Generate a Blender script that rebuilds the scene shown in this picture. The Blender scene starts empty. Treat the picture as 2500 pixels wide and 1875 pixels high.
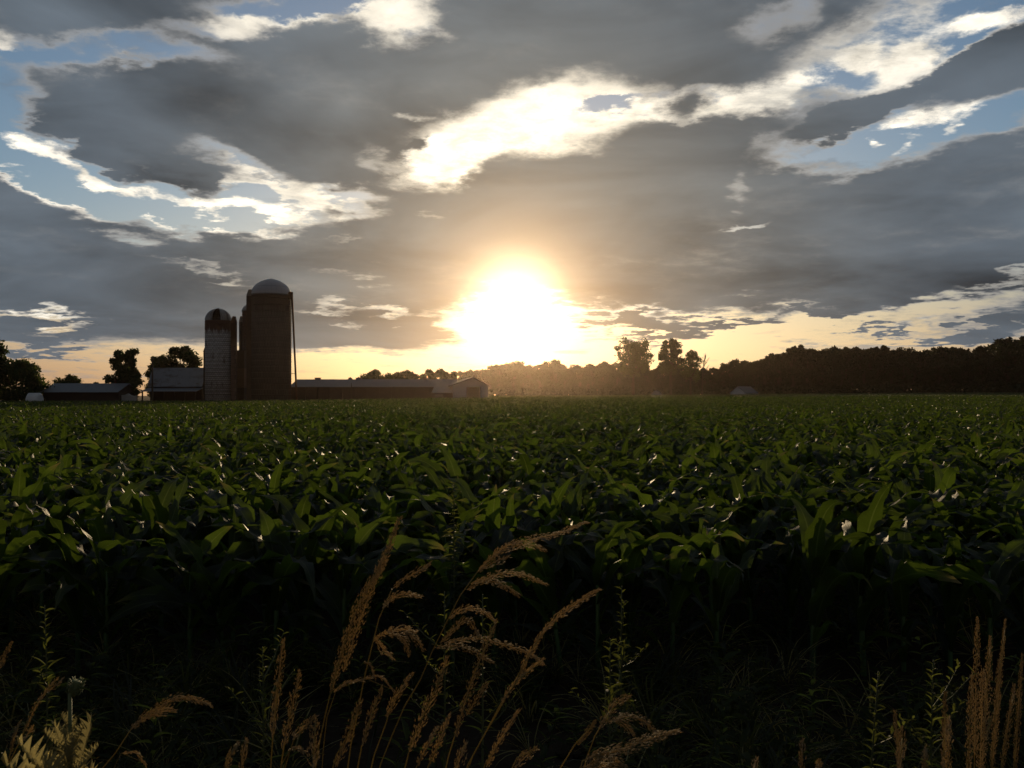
import bpy, bmesh, math, random
from mathutils import Vector, Matrix, Euler
import numpy as np

R = math.radians
S = bpy.context.scene
COL = S.collection

# ------------------------------------------------------------------ camera
EYE = 1.55                      # eye height above the verge
FPX = 2255.0                    # focal length in pixels of a 2500 x 1875 frame
HY = 965.0                      # image row of the level horizon
cam_d = bpy.data.cameras.new('camera')
cam = bpy.data.objects.new('camera', cam_d)
COL.objects.link(cam)
cam.location = (0, 0, EYE)
cam.rotation_euler = (R(90), 0, 0)
cam_d.sensor_width = 36.0
cam_d.lens = 36.0 * FPX / 2500.0
cam_d.shift_y = (HY - 937.5) / 2500.0
cam_d.clip_start = 0.05
cam_d.clip_end = 20000
cam_d.dof.use_dof = True
cam_d.dof.focus_distance = 10.0
cam_d.dof.aperture_fstop = 17.0
S.camera = cam
S.render.resolution_x, S.render.resolution_y = 1024, 768

# ------------------------------------------------------------------ view
S.view_settings.view_transform = 'Standard'
S.view_settings.look = 'None'
S.view_settings.exposure = 0.0
S.view_settings.gamma = 1.0
S.view_settings.use_curve_mapping = False

SUN_PX = (1260, 735)
SUN_AZ = math.atan((SUN_PX[0] - 1250) / FPX)
SUN_EL = math.atan((HY - SUN_PX[1]) / FPX)
SUN_DIR = Vector((math.sin(SUN_AZ) * math.cos(SUN_EL), math.cos(SUN_AZ) * math.cos(SUN_EL), math.sin(SUN_EL)))

# ------------------------------------------------------------------ world: sky with broken evening cloud
W = bpy.data.worlds.new('World')
S.world = W
W.use_nodes = True
NT = W.node_tree
NT.nodes.clear()

class G:
    """small helper that writes shader nodes"""
    def __init__(self, nt): self.nt = nt
    def put(self, sock, v):
        if isinstance(v, bpy.types.NodeSocket): self.nt.links.new(v, sock)
        elif v is not None:
            try: sock.default_value = v
            except (TypeError, ValueError): sock.default_value = tuple(v) + (1.0,)
    def math(self, op, a, b=None, c=None, clamp=False):
        n = self.nt.nodes.new('ShaderNodeMath'); n.operation = op; n.use_clamp = clamp
        for s, v in zip(n.inputs, (a, b, c)): self.put(s, v)
        return n.outputs[0]
    def vmath(self, op, a, b=None, scale=None, out=0):
        n = self.nt.nodes.new('ShaderNodeVectorMath'); n.operation = op
        self.put(n.inputs[0], a)
        if b is not None: self.put(n.inputs[1], b)
        if scale is not None: self.put(n.inputs['Scale'], scale)
        return n.outputs[out]
    def comb(self, x, y, z=0.0):
        n = self.nt.nodes.new('ShaderNodeCombineXYZ')
        for s, v in zip(n.inputs, (x, y, z)): self.put(s, v)
        return n.outputs[0]
    def sep(self, v):
        n = self.nt.nodes.new('ShaderNodeSeparateXYZ'); self.put(n.inputs[0], v); return n.outputs
    def ss(self, x, a, b, lo=0.0, hi=1.0):
        n = self.nt.nodes.new('ShaderNodeMapRange'); n.interpolation_type = 'SMOOTHSTEP'
        for k, v in zip((0, 1, 2, 3, 4), (x, a, b, lo, hi)): self.put(n.inputs[k], v)
        return n.outputs[0]
    def lin(self, x, a, b, lo=0.0, hi=1.0):
        n = self.nt.nodes.new('ShaderNodeMapRange')
        for k, v in zip((0, 1, 2, 3, 4), (x, a, b, lo, hi)): self.put(n.inputs[k], v)
        return n.outputs[0]
    def mix(self, f, a, b, blend='MIX'):
        n = self.nt.nodes.new('ShaderNodeMix'); n.data_type = 'RGBA'; n.blend_type = blend
        self.put(n.inputs[0], f); self.put(n.inputs[6], a); self.put(n.inputs[7], b)
        return n.outputs[2]
    def noise(self, vec, scale, detail=6.0, rough=0.55, lac=2.0, dist=0.0, col=False, kind='FBM'):
        n = self.nt.nodes.new('ShaderNodeTexNoise'); n.noise_type = kind
        self.put(n.inputs['Vector'], vec); self.put(n.inputs['Scale'], scale)
        n.inputs['Detail'].default_value = detail; n.inputs['Roughness'].default_value = rough
        n.inputs['Lacunarity'].default_value = lac; n.inputs['Distortion'].default_value = dist
        return n.outputs['Color' if col else 'Fac']
    def node(self, kind, **kw):
        n = self.nt.nodes.new(kind)
        for k, v in kw.items():
            if k in n.inputs: self.put(n.inputs[k], v)
            else: setattr(n, k, v)
        return n

g = G(NT)
tc = g.node('ShaderNodeTexCoord')
d = g.vmath('NORMALIZE', tc.outputs['Generated'])
dx, dy, dz = g.sep(d)
az = g.math('ARCTAN2', dx, dy)
el = g.math('ARCSINE', dz)
QS = 22.55
q0 = g.comb(g.math('MULTIPLY', az, QS), g.math('MULTIPLY', el, QS))
# a flat cloud deck seen in perspective: used for the grain of the clouds
zz = g.math('ADD', g.math('MAXIMUM', dz, 0.0), 0.13)
pl = g.comb(g.math('DIVIDE', dx, zz), g.math('DIVIDE', dy, zz), 0.0)

def bearing(px, py):
    a = math.atan((px - 1250) / FPX)
    e = math.atan((HY - py) / math.hypot(FPX, px - 1250))
    return a, e

# ragged outlines: the bearing is pushed about by two sizes of turbulence
w1 = g.noise(pl, 1.5, 3, .5, col=True)
w2 = g.noise(pl, 5.5, 7, .62, col=True)
q = g.vmath('ADD', q0, g.vmath('SCALE', g.vmath('SUBTRACT', w1, (.5, .5, .5)), scale=1.7))
q = g.vmath('ADD', q, g.vmath('MULTIPLY', g.vmath('SUBTRACT', w2, (.5, .5, .5)), (1.9, 1.25, 0)))
q = g.vmath('MULTIPLY', q, (1, 1, 0))

def field(blobs, start):
    acc = start
    for (px, py, rx, ry, rot, w) in blobs:
        a, e = bearing(px, py)
        m = g.node('ShaderNodeMapping', vector_type='TEXTURE')
        g.put(m.inputs[0], q)
        m.inputs['Location'].default_value = (a * QS, e * QS, 0)
        m.inputs['Rotation'].default_value = (0, 0, R(rot))
        m.inputs['Scale'].default_value = (rx / 100 * math.cos(a) ** 2, ry / 100 * math.cos(a), 1)
        gr = g.node('ShaderNodeTexGradient', gradient_type='SPHERICAL')
        g.put(gr.inputs[0], m.outputs[0])
        t = g.ss(gr.outputs['Fac'], 0.0, 0.85)
        acc = g.math('MULTIPLY_ADD', t, w, acc)
    return acc

eld = g.math('MULTIPLY', el, 180 / math.pi)
# thickness of the cloud deck: breaks (negative) and banks (positive), by bearing
GAPS = [
    # px, py, half width, half height, tilt, weight
    (290, 118, 330, 46, 4, -.72), (-10, 250, 150, 210, 0, -.95), (120, 120, 150, 36, 0, -.25),
    (90, 365, 190, 70, -18, -.62), (330, 410, 360, 60, -15, -.60), (620, 462, 330, 62, -3, -.70),
    (230, 468, 320, 95, -8, -1.1), (540, 512, 320, 52, 0, -.8), (840, 475, 150, 50, -12, -.45),
    (640, 405, 260, 36, -17, -.35), (20, 420, 120, 50, 0, -.35),
    (80, 500, 170, 46, -12, .42), (720, 455, 90, 46, 0, .22), (560, 492, 130, 22, 0, .22), (480, 428, 120, 46, -35, .9), (300, 368, 260, 34, -22, .6),
    (1320, 298, 370, 140, 8, -.80), (1160, 380, 190, 70, 20, -.55), (1700, 268, 260, 52, 4, -.55), (1080, 410, 130, 70, 35, -.36),
    (1440, 272, 120, 30, 5, -.30), (1670, 272, 90, 36, 8, .55),
    (2250, 312, 470, 88, 2, -1.0), (1960, 355, 220, 46, 8, -.5), (2470, 270, 180, 70, 0, -.3),
    (2220, 80, 480, 170, 14, -.66), (1980, 200, 260, 60, 14, -.42), (2420, 30, 200, 90, 0, -.3),
    (760, 18, 330, 44, 0, -.78), (540, 60, 200, 34, 10, -.35), (1000, 40, 130, 40, 20, -.4), (1900, 30, 150, 60, 20, -.35),
    (2200, 214, 500, 46, 21, 1.0), (2480, 130, 160, 60, 20, .5),
    (1010, 275, 60, 20, 0, -.30), (1060, 520, 90, 14, -4, -.16), (1830, 540, 90, 12, 10, -.34), (1800, 450, 40, 50, 50, -.2), (480, 655, 160, 16, -8, -.22), (2440, 690, 160, 16, 6, -.3), (850, 585, 60, 12, 0, -.14), (150, 165, 190, 60, 0, -.12), (20, 75, 120, 60, 0, -.25), (560, 20, 160, 40, 0, -.2), (1040, 420, 130, 50, 20, -.34), (930, 400, 90, 40, -10, -.28), (1060, 370, 50, 30, 0, .4),
    # low light along the horizon
    (1700, 812, 900, 78, 1, -.86), (1230, 790, 210, 110, 0, -.6), (2280, 752, 420, 36, 2, -.50), (2460, 830, 300, 60, 0, -.2),
    (90, 791, 200, 20, 0, -.62), (840, 778, 200, 24, -4, -.34), (990, 775, 120, 30, 0, -.42), (850, 668, 130, 22, 0, -.20), (880, 818, 120, 16, 0, -.3),
    (1550, 795, 240, 26, 2, 1.1), (1800, 788, 190, 18, 2, 1.1), (1600, 816, 220, 16, 6, .9), (2000, 758, 140, 16, 3, 1.0), (2380, 812, 320, 24, 4, .9), (2150, 795, 120, 12, 2, .9),
    (70, 840, 220, 22, 0, 1.0), (850, 822, 340, 62, -1, .55), (1000, 800, 160, 40, 0, .3),
]
L = field(GAPS, .68)
n1 = g.noise(pl, 2.1, 7, .58, dist=.3)
n2 = g.noise(pl, 6.0, 8, .66, dist=.2)
n3 = g.noise(pl, .55, 2, .5)                       # large breaks all round the sky
c0 = lambda s: g.math('SUBTRACT', s, .5)
L = g.math('SUBTRACT', L, g.ss(eld, 3.7, 2.2, 0.0, .70))   # the deck thins out to the horizon
L = g.math('MULTIPLY_ADD', c0(n3), .30, L)
rag = g.ss(L, .80, .30, .14, 1.0)                   # ragged at the rims, smooth inside
N = g.math('MULTIPLY_ADD', c0(n1), 1.0, g.math('MULTIPLY', c0(n2), 1.05))
D = g.math('MULTIPLY_ADD', N, rag, L)

ang = g.math('MULTIPLY', g.math('ARCCOSINE', g.vmath('DOT_PRODUCT', d, tuple(SUN_DIR), out=1)), 180 / math.pi)
near = g.math('EXPONENT', g.math('MULTIPLY', ang, -1 / 9.0))

sky = g.node('ShaderNodeTexSky', sky_type='NISHITA', sun_disc=False)
sky.sun_elevation = SUN_EL; sky.sun_rotation = SUN_AZ
sky.air_density = 1.0; sky.dust_density = 0.5; sky.ozone_density = 3.0
clear = g.vmath('MULTIPLY', g.vmath('SCALE', sky.outputs[0], scale=.105), (1.10, 1.02, .97))
low = g.math('EXPONENT', g.math('MULTIPLY', g.math('POWER', g.math('DIVIDE', g.math('MAXIMUM', eld, 0.0), 6.0), 2.0), -1))
hz = g.mix(g.ss(ang, 32, 6), (.58, .39, .25, 1), (1.0, .74, .40, 1))
hz = g.mix(g.ss(eld, 3.2, .2), hz, g.vmath('MULTIPLY', hz, (.88, .77, .66)))
hz = g.vmath('SCALE', hz, scale=g.math('MULTIPLY_ADD', near, .9, .92))
clear = g.mix(g.math('MULTIPLY', low, .93), clear, hz)

# sunlit high cloud behind the dark deck
white = g.mix(near, (.98, .92, .80, 1), (2.3, 2.0, 1.42, 1))
wsh = g.math('MULTIPLY_ADD', c0(n2), 2.3, 1.0)
white = g.vmath('SCALE', white, scale=g.math('MAXIMUM', wsh, .35))
WHITE = [
    (10, 70, 90, 34, 0, .6), (110, 45, 60, 26, 0, .4), (600, 40, 150, 44, 8, .8), (760, 60, 110, 34, 0, .7), (930, 50, 140, 46, 22, .8), (1020, 30, 90, 30, 0, .5),
    (60, 330, 110, 44, -20, .75), (200, 392, 180, 42, -24, .85), (350, 442, 180, 36, -16, .85), (470, 388, 190, 36, -20, .8), (620, 425, 150, 30, -15, .75), (745, 458, 100, 46, -10, .85),
    (570, 490, 210, 34, 2, 1.0), (780, 500, 130, 26, 0, .6), (700, 520, 100, 20, -18, .75), (370, 532, 70, 14, 0, .6), (520, 538, 70, 16, 0, .6), (650, 543, 70, 16, 0, .6), (90, 500, 220, 50, -10, 1.05), (20, 405, 80, 22, 0, .7), (60, 440, 90, 12, 0, .5),
    (1300, 300, 480, 190, 8, 1.5), (1440, 274, 150, 34, 4, -.9), (1560, 250, 120, 20, 8, -.5), (1110, 405, 190, 110, 35, .75), (1000, 440, 130, 40, 10, .4), (2230, 90, 430, 150, 14, .34), (2300, 290, 300, 60, 0, .18),
    (1800, 268, 210, 50, 6, .9), (1890, 215, 170, 46, 12, .7), (1960, 130, 220, 70, 24, .30), (2110, 120, 80, 46, 10, .6), (2240, 118, 120, 66, 10, .75), (2390, 118, 100, 36, 0, .6), (2440, 14, 200, 40, 0, .75), (2490, 80, 80, 50, 0, .6), (2010, 40, 180, 60, 30, .35),
    (2130, 335, 44, 24, 12, .6), (2230, 338, 50, 28, 10, .6), (2335, 308, 60, 30, 10, .6), (2300, 268, 190, 34, 4, .45), (120, 20, 50, 20, 0, .3), (20, 240, 40, 30, 0, .3),
    (100, 790, 180, 16, 0, .6), (800, 768, 80, 26, 0, .6), (905, 782, 90, 24, 10, .6), (1030, 772, 90, 34, 0, .6), (850, 668, 100, 18, -6, .5), (20, 592, 60, 18, 0, .5), (1500, 760, 400, 50, 0, .35),
]
cover = g.math('MULTIPLY_ADD', N, 1.6, g.math('MULTIPLY_ADD', L, .75, field(WHITE, -.37)))
cover = g.math('MULTIPLY', g.ss(cover, -.10, .42), g.ss(eld, 2.0, 5.0, .35, 1.0))
back = g.mix(cover, clear, white)

# the dark deck in front
shade = g.math('MULTIPLY_ADD', c0(g.noise(pl, 1.0, 6, .52, dist=.6)), 1.15, g.math('MULTIPLY_ADD', c0(g.noise(g.vmath('MULTIPLY', q0, (.17, .46, 1)), 1.0, 4, .52, dist=.8)), .85, .5))
DARK = [(600, 270, 620, 240, -6, -.20), (250, 700, 600, 190, 0, -.34), (1400, 90, 700, 130, 0, .20), (200, 60, 300, 80, 0, .15), (1850, 470, 420, 60, 4, .12), (2250, 620, 560, 200, 4, -.26), (1650, 120, 420, 120, 0, -.05), (1350, 560, 600, 190, 0, .20), (1000, 560, 300, 80, 0, .06), (880, 400, 260, 70, -12, .12), (430, 425, 130, 50, -30, -.3), (2200, 220, 470, 60, 22, -.10)]
B = field(DARK, 1.0)
B = g.math('MULTIPLY_ADD', c0(shade), 1.55, B)
thick = g.mix(g.ss(ang, 27, 5), (.106, .131, .158, 1), (.170, .178, .166, 1))
fall = g.ss(ang, 38, 100, 1.0, .55)                 # the deck dims away from the low sun
thick = g.vmath('SCALE', thick, scale=g.math('MULTIPLY', fall, g.math('MAXIMUM', B, .3)))
rim = g.mix(near, (.34, .34, .34, 1), (1.0, .80, .50, 1))
cloud = g.mix(g.ss(D, .26, .68), rim, thick)
dens = g.ss(D, .02, .64)
# a torn middle layer between the deck and the high cloud
veil = g.noise(g.vmath('ADD', pl, (3.7, 1.9, 0)), 3.4, 8, .66, dist=.5)
veil = g.math('MULTIPLY', g.ss(g.math('MULTIPLY_ADD', D, .35, veil), .50, .80), .58)
back = g.mix(veil, back, g.vmath('SCALE', thick, scale=1.45))
out = g.mix(dens, back, cloud)
ex = g.sep(q)
gl = g.math('MULTIPLY', g.math('EXPONENT', g.math('MULTIPLY', g.math('POWER', g.math('DIVIDE', ang, 2.2), 2.0), -1)), 6.0)
glow = g.vmath('SCALE', (1.0, .86, .55), scale=g.math('MULTIPLY', gl, g.math('MULTIPLY_ADD', dens, -.75, 1.0)))
halo = g.vmath('SCALE', (1.0, .60, .25), scale=g.math('MULTIPLY_ADD', g.math('EXPONENT', g.math('MULTIPLY', ang, -1 / 3.0)), .9, g.math('MULTIPLY', g.math('EXPONENT', g.math('MULTIPLY', ang, -1 / 7.5)), .20)))
out = g.vmath('ADD', out, g.vmath('ADD', glow, halo))
bg = g.node('ShaderNodeBackground')
g.put(bg.inputs['Color'], out)
bg.inputs['Strength'].default_value = 1.0
wo = g.node('ShaderNodeOutputWorld')
NT.links.new(bg.outputs[0], wo.inputs[0])
W.cycles.sampling_method = 'MANUAL'
W.cycles.sample_map_resolution = 512

# ------------------------------------------------------------------ sun
sun_d = bpy.data.lights.new('sun', 'SUN')
sun_d.energy = 2.0
sun_d.angle = R(0.6)
sun_d.color = (1.0, .74, .42)
sun = bpy.data.objects.new('sun', sun_d)
COL.objects.link(sun)
sun.rotation_euler = (-SUN_DIR).to_track_quat('-Z', 'Y').to_euler()
sun.location = (0, 60, 60)

# ------------------------------------------------------------------ helpers
RNG = random.Random(11)

def P(px, py, D):
    """a bearing of the 2500 x 1875 frame at the distance D -> the point in the place"""
    return Vector(((px - 1250) / FPX * D, D, EYE + (HY - py) / FPX * D))

def smooth(x, a, b):
    t = min(1.0, max(0.0, (x - a) / (b - a)))
    return t * t * (3 - 2 * t)

def land(x, y):
    h = .43 * smooth(y, 45, 112) * smooth(x, -36, 2)
    h += 1.15 * smooth(x + .15 * y, 40, 230) * smooth(y, 60, 300)
    return h

def mat(name):
    m = bpy.data.materials.new(name); m.use_nodes = True
    nt = m.node_tree; nt.nodes.clear()
    out = nt.nodes.new('ShaderNodeOutputMaterial')
    return m, G(nt), out

def principled(gg, color, rough=.6, spec=.5, metal=0.0, normal=None):
    n = gg.node('ShaderNodeBsdfPrincipled')
    gg.put(n.inputs['Base Color'], color); gg.put(n.inputs['Roughness'], rough)
    gg.put(n.inputs['Specular IOR Level'], spec); gg.put(n.inputs['Metallic'], metal)
    if normal is not None: gg.put(n.inputs['Normal'], normal)
    return n.outputs[0]

def bump(gg, h, strength=.3, dist=.02):
    n = gg.node('ShaderNodeBump'); gg.put(n.inputs['Height'], h)
    n.inputs['Strength'].default_value = strength; n.inputs['Distance'].default_value = dist
    return n.outputs[0]

def plain(name, col, var=.25, scale=3.0, rough=.7, spec=.3, metal=0.0, bumpd=.01):
    m, gg, out = mat(name)
    co = gg.node('ShaderNodeTexCoord').outputs['Object']
    n = gg.noise(co, scale, 6, .6)
    c = gg.mix(n, tuple(v * (1 - var) for v in col) + (1,), tuple(min(1, v * (1 + var)) for v in col) + (1,))
    gg.put(out.inputs[0], principled(gg, c, rough, spec, metal, bump(gg, n, .4, bumpd)))
    return m

def leafy(name, col, trans, frac=.45, rough=.45, spec=.5, var=.3, stripes=0.0, tip=None):
    """a thin leaf: gloss and colour on the face, light coming through it"""
    m, gg, out = mat(name)
    info = gg.node('ShaderNodeObjectInfo')
    tcn = gg.node('ShaderNodeTexCoord')
    n = gg.noise(tcn.outputs['Object'], 9.0, 4, .6)
    rnd = gg.math('MULTIPLY_ADD', info.outputs['Random'], .5, gg.math('MULTIPLY', n, .5))
    k = gg.lin(rnd, 0.15, .85, 1 - var, 1 + var)
    base = gg.vmath('SCALE', col, scale=k); tr = gg.vmath('SCALE', trans, scale=k)
    nrm = None
    if stripes:
        u, v, _ = gg.sep(tcn.outputs['UV'])
        rib = gg.ss(gg.math('ABSOLUTE', gg.math('SUBTRACT', u, .5)), .055, .02)
        base = gg.mix(gg.math('MULTIPLY', rib, .35), base, (.16, .20, .08, 1))
        tr = gg.mix(gg.math('MULTIPLY', rib, .18), tr, (.30, .36, .10, 1))
        vein = gg.math('SINE', gg.math('MULTIPLY', u, 110.0))
        tr = gg.vmath('SCALE', tr, scale=gg.math('MULTIPLY_ADD', vein, .07, 1.0))
        if tip:
            dry = gg.math('MULTIPLY', gg.ss(v, .80, 1.0), gg.ss(info.outputs['Random'], .45, .9))
            base = gg.mix(dry, base, tip); tr = gg.mix(dry, tr, tip)
        nrm = bump(gg, gg.math('ADD', gg.math('MULTIPLY', vein, .3), gg.math('MULTIPLY', n, 2.0)), .35, .004)
    p = principled(gg, base, rough, spec, 0.0, nrm)
    t = gg.node('ShaderNodeBsdfTranslucent'); gg.put(t.inputs[0], tr)
    mx = gg.node('ShaderNodeMixShader'); gg.put(mx.inputs[0], frac)
    gg.put(mx.inputs[1], p); gg.put(mx.inputs[2], t.outputs[0])
    gg.put(out.inputs[0], mx.outputs[0])
    return m

class MB:
    """collects vertices and faces and links them as ONE mesh object"""
    def __init__(self): self.v, self.f, self.uv, self.mi = [], [], [], []
    def face(self, idx, uv=None, mi=0):
        self.f.append(tuple(idx)); self.uv.append(uv or [(0, 0)] * len(idx)); self.mi.append(mi)
    def add(self, pts):
        b = len(self.v); self.v.extend(tuple(p) for p in pts); return b
    def box(self, x0, x1, y0, y1, z0, z1, mi=0):
        b = self.add([(x0,y0,z0),(x1,y0,z0),(x1,y1,z0),(x0,y1,z0),(x0,y0,z1),(x1,y0,z1),(x1,y1,z1),(x0,y1,z1)])
        for q_ in ((0,3,2,1),(4,5,6,7),(0,1,5,4),(1,2,6,5),(2,3,7,6),(3,0,4,7)): self.face([b + i for i in q_], mi=mi)
    def poly_prism(self, pts2, axis, a0, a1, mi=0):
        """a closed outline in (u, z) pushed along axis 'x' or 'y' from a0 to a1"""
        mk = (lambda u, z, a: (a, u, z)) if axis == 'x' else (lambda u, z, a: (u, a, z))
        n = len(pts2)
        b = self.add([mk(u, z, a0) for u, z in pts2] + [mk(u, z, a1) for u, z in pts2])
        self.face([b + i for i in range(n)][::-1], mi=mi); self.face([b + n + i for i in range(n)], mi=mi)
        for i in range(n):
            j = (i + 1) % n
            self.face((b + i, b + j, b + n + j, b + n + i), mi=mi)
    def tube(self, pts, rad, seg=6, cap=True, mi=0):
        pts = [Vector(p) for p in pts]
        if not hasattr(rad, '__len__'): rad = [rad] * len(pts)
        rings = []
        up = Vector((0.31, 0.17, 0.93)).normalized()
        for i, p in enumerate(pts):
            t = (pts[min(i + 1, len(pts) - 1)] - pts[max(i - 1, 0)])
            if t.length < 1e-9: t = Vector((0, 0, 1))
            t.normalize()
            s = t.cross(up)
            if s.length < .05: s = t.cross(Vector((1, 0, 0)))
            s.normalize(); w = t.cross(s)
            rings.append(self.add([p + (s * math.cos(a) + w * math.sin(a)) * rad[i] for a in (2 * math.pi * k / seg for k in range(seg))]))
        for i in range(len(rings) - 1):
            for k in range(seg):
                k2 = (k + 1) % seg
                self.face((rings[i] + k, rings[i] + k2, rings[i + 1] + k2, rings[i + 1] + k),
                          [(k / seg, i), ((k + 1) / seg, i), ((k + 1) / seg, i + 1), (k / seg, i + 1)], mi)
        if cap:
            self.face([rings[0] + k for k in range(seg)][::-1], mi=mi); self.face([rings[-1] + k for k in range(seg)], mi=mi)
    def lathe(self, prof, seg=32, cx=0, cy=0, cap=True, mi=0):
        rings = []
        for r, z in prof:
            rings.append(self.add([(cx + r * math.cos(2 * math.pi * k / seg), cy + r * math.sin(2 * math.pi * k / seg), z) for k in range(seg)]))
        for i in range(len(rings) - 1):
            for k in range(seg):
                k2 = (k + 1) % seg
                self.face((rings[i] + k, rings[i] + k2, rings[i + 1] + k2, rings[i + 1] + k), mi=mi)
        if cap:
            self.face([rings[0] + k for k in range(seg)][::-1], mi=mi); self.face([rings[-1] + k for k in range(seg)], mi=mi)
    def mesh(self, name, mats, smooth_=False):
        me = bpy.data.meshes.new(name)
        me.from_pydata(self.v, [], self.f)
        uvl = me.uv_layers.new(name='UVMap')
        flat = [c for uv in self.uv for xy in uv for c in xy]
        uvl.data.foreach_set('uv', flat)
        for m in (mats if isinstance(mats, (list, tuple)) else [mats]): me.materials.append(m)
        me.polygons.foreach_set('material_index', self.mi)
        if smooth_: me.polygons.foreach_set('use_smooth', [True] * len(self.f))
        me.update()
        return me
    def build(self, name, mats, parent=None, smooth_=False, link=True):
        return place(name, self.mesh(name, mats, smooth_), parent, link)

def place(name, me, parent=None, link=True):
    o = bpy.data.objects.new(name, me)
    if link: COL.objects.link(o)
    if parent is not None: o.parent = parent
    return o

def tag(o, label=None, cat=None, group=None, kind=None):
    if label: o['label'] = label
    if cat: o['category'] = cat
    if group: o['group'] = group
    if kind: o['kind'] = kind
    return o

def thing(name, label, cat, loc=(0, 0, 0), rz=0.0, group=None):
    o = bpy.data.objects.new(name, None); COL.objects.link(o)
    o.location = loc; o.rotation_euler = (0, 0, rz); o.empty_display_size = .2
    return tag(o, label, cat, group)

def copy_thing(root, kids, loc, rz=0.0, sc=1.0, label=None):
    r = root.copy(); COL.objects.link(r)
    r.location = loc; r.rotation_euler = (0, 0, rz); r.scale = (sc, sc, sc)
    if label: r['label'] = label
    for ch in kids:
        c = ch.copy(); COL.objects.link(c); c.parent = r
    return r

def scatter(name, protos, pts, eul, scl, var, link=True):
    """one object that spreads copies of a few meshes over many points (for stuff nobody could count)"""
    n = len(pts)
    me = bpy.data.meshes.new(name)
    me.from_pydata([tuple(p) for p in pts], [], [])
    a = me.attributes.new('rot', 'FLOAT_VECTOR', 'POINT'); a.data.foreach_set('vector', np.asarray(eul, 'f').ravel())
    a = me.attributes.new('scl', 'FLOAT', 'POINT'); a.data.foreach_set('value', np.asarray(scl, 'f').ravel())
    a = me.attributes.new('var', 'INT', 'POINT'); a.data.foreach_set('value', np.asarray(var, 'i').ravel())
    o = bpy.data.objects.new(name, me); COL.objects.link(o)
    ng = bpy.data.node_groups.new(name + '_scatter', 'GeometryNodeTree')
    ng.interface.new_socket('Geometry', in_out='INPUT', socket_type='NodeSocketGeometry')
    ng.interface.new_socket('Geometry', in_out='OUTPUT', socket_type='NodeSocketGeometry')
    gi = ng.nodes.new('NodeGroupInput'); go = ng.nodes.new('NodeGroupOutput')
    def attr(nm, ty):
        x = ng.nodes.new('GeometryNodeInputNamedAttribute'); x.data_type = ty; x.inputs[0].default_value = nm
        return x.outputs[0]
    ar, asx, av = attr('rot', 'FLOAT_VECTOR'), attr('scl', 'FLOAT'), attr('var', 'INT')
    jn = ng.nodes.new('GeometryNodeJoinGeometry')
    for k, pr in enumerate(protos):
        oi = ng.nodes.new('GeometryNodeObjectInfo'); oi.inputs['Object'].default_value = pr
        oi.inputs['As Instance'].default_value = True
        cmp_ = ng.nodes.new('FunctionNodeCompare'); cmp_.data_type = 'INT'; cmp_.operation = 'EQUAL'
        ins = [s for s in cmp_.inputs if s.enabled]
        ng.links.new(av, ins[0]); ins[1].default_value = k
        ip = ng.nodes.new('GeometryNodeInstanceOnPoints')
        ng.links.new(gi.outputs[0], ip.inputs['Points']); ng.links.new(cmp_.outputs[0], ip.inputs['Selection'])
        ng.links.new(oi.outputs['Geometry'], ip.inputs['Instance'])
        ng.links.new(ar, ip.inputs['Rotation']); ng.links.new(asx, ip.inputs['Scale'])
        ng.links.new(ip.outputs[0], jn.inputs[0])
    ng.links.new(jn.outputs[0], go.inputs[0])
    md = o.modifiers.new('scatter', 'NODES'); md.node_group = ng
    return o

# ------------------------------------------------------------------ materials
M = {}
def soil():
    m, gg, out = mat('soil')
    co = gg.node('ShaderNodeTexCoord').outputs['Object']
    n = gg.noise(co, 1.2, 8, .65); n2 = gg.noise(co, 22, 6, .6)
    c = gg.mix(n, (.016, .011, .007, 1), (.042, .029, .019, 1))
    c = gg.mix(gg.ss(n2, .55, .75), c, (.055, .042, .028, 1))
    gg.put(out.inputs[0], principled(gg, c, .95, .1, 0, bump(gg, gg.math('ADD', n, gg.math('MULTIPLY', n2, .3)), .8, .06)))
    return m
M['soil'] = soil()
M['corn'] = leafy('corn_leaf', (.020, .031, .012), (.076, .120, .012), .52, .50, .42, .50, 1.0, (.22, .17, .06, 1))
M['stalk'] = plain('corn_stalk', (.07, .12, .035), .3, 6, .5, .4)
M['dry'] = leafy('dry_grass', (.25, .21, .135), (.74, .57, .31), .50, .6, .2, .3)
M['dry_stem'] = leafy('dry_stem', (.24, .20, .07), (.60, .45, .11), .35, .5, .4, .25)
M['blade'] = leafy('grass_blade', (.022, .027, .010), (.13, .13, .03), .45, .5, .4, .35)
M['weed'] = leafy('weed_leaf', (.022, .032, .012), (.24, .27, .05), .45, .7, .15, .35)
M['thistle'] = leafy('thistle_leaf', (.13, .125, .07), (.48, .41, .17), .44, .55, .3, .25)
M['thistle_stem'] = plain('thistle_stem', (.13, .15, .06), .25, 20, .6, .3)
M['weed_stem'] = plain('weed_stem', (.09, .10, .04), .3, 20, .6, .3)
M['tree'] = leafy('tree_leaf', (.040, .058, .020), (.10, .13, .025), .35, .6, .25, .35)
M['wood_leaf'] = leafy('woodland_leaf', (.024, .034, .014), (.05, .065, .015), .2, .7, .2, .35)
M['bark'] = plain('bark', (.075, .058, .042), .4, 5, .9, .15)
M['dark_wood'] = plain('weathered_boards', (.060, .042, .034), .35, 1.5, .85, .2)
M['rust'] = plain('rusty_steel', (.12, .055, .03), .4, 4, .75, .3, .4)
M['steel'] = plain('dull_steel', (.16, .15, .14), .3, 3, .55, .5, .6)
M['hoop'] = plain('dark_hoop', (.085, .075, .07), .3, 3, .7, .3)
M['white_wall'] = plain('white_siding', (.74, .74, .74), .12, 1.5, .6, .3)
M['grey_roof'] = plain('shingle_roof', (.16, .16, .17), .25, 4, .85, .2)

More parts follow.
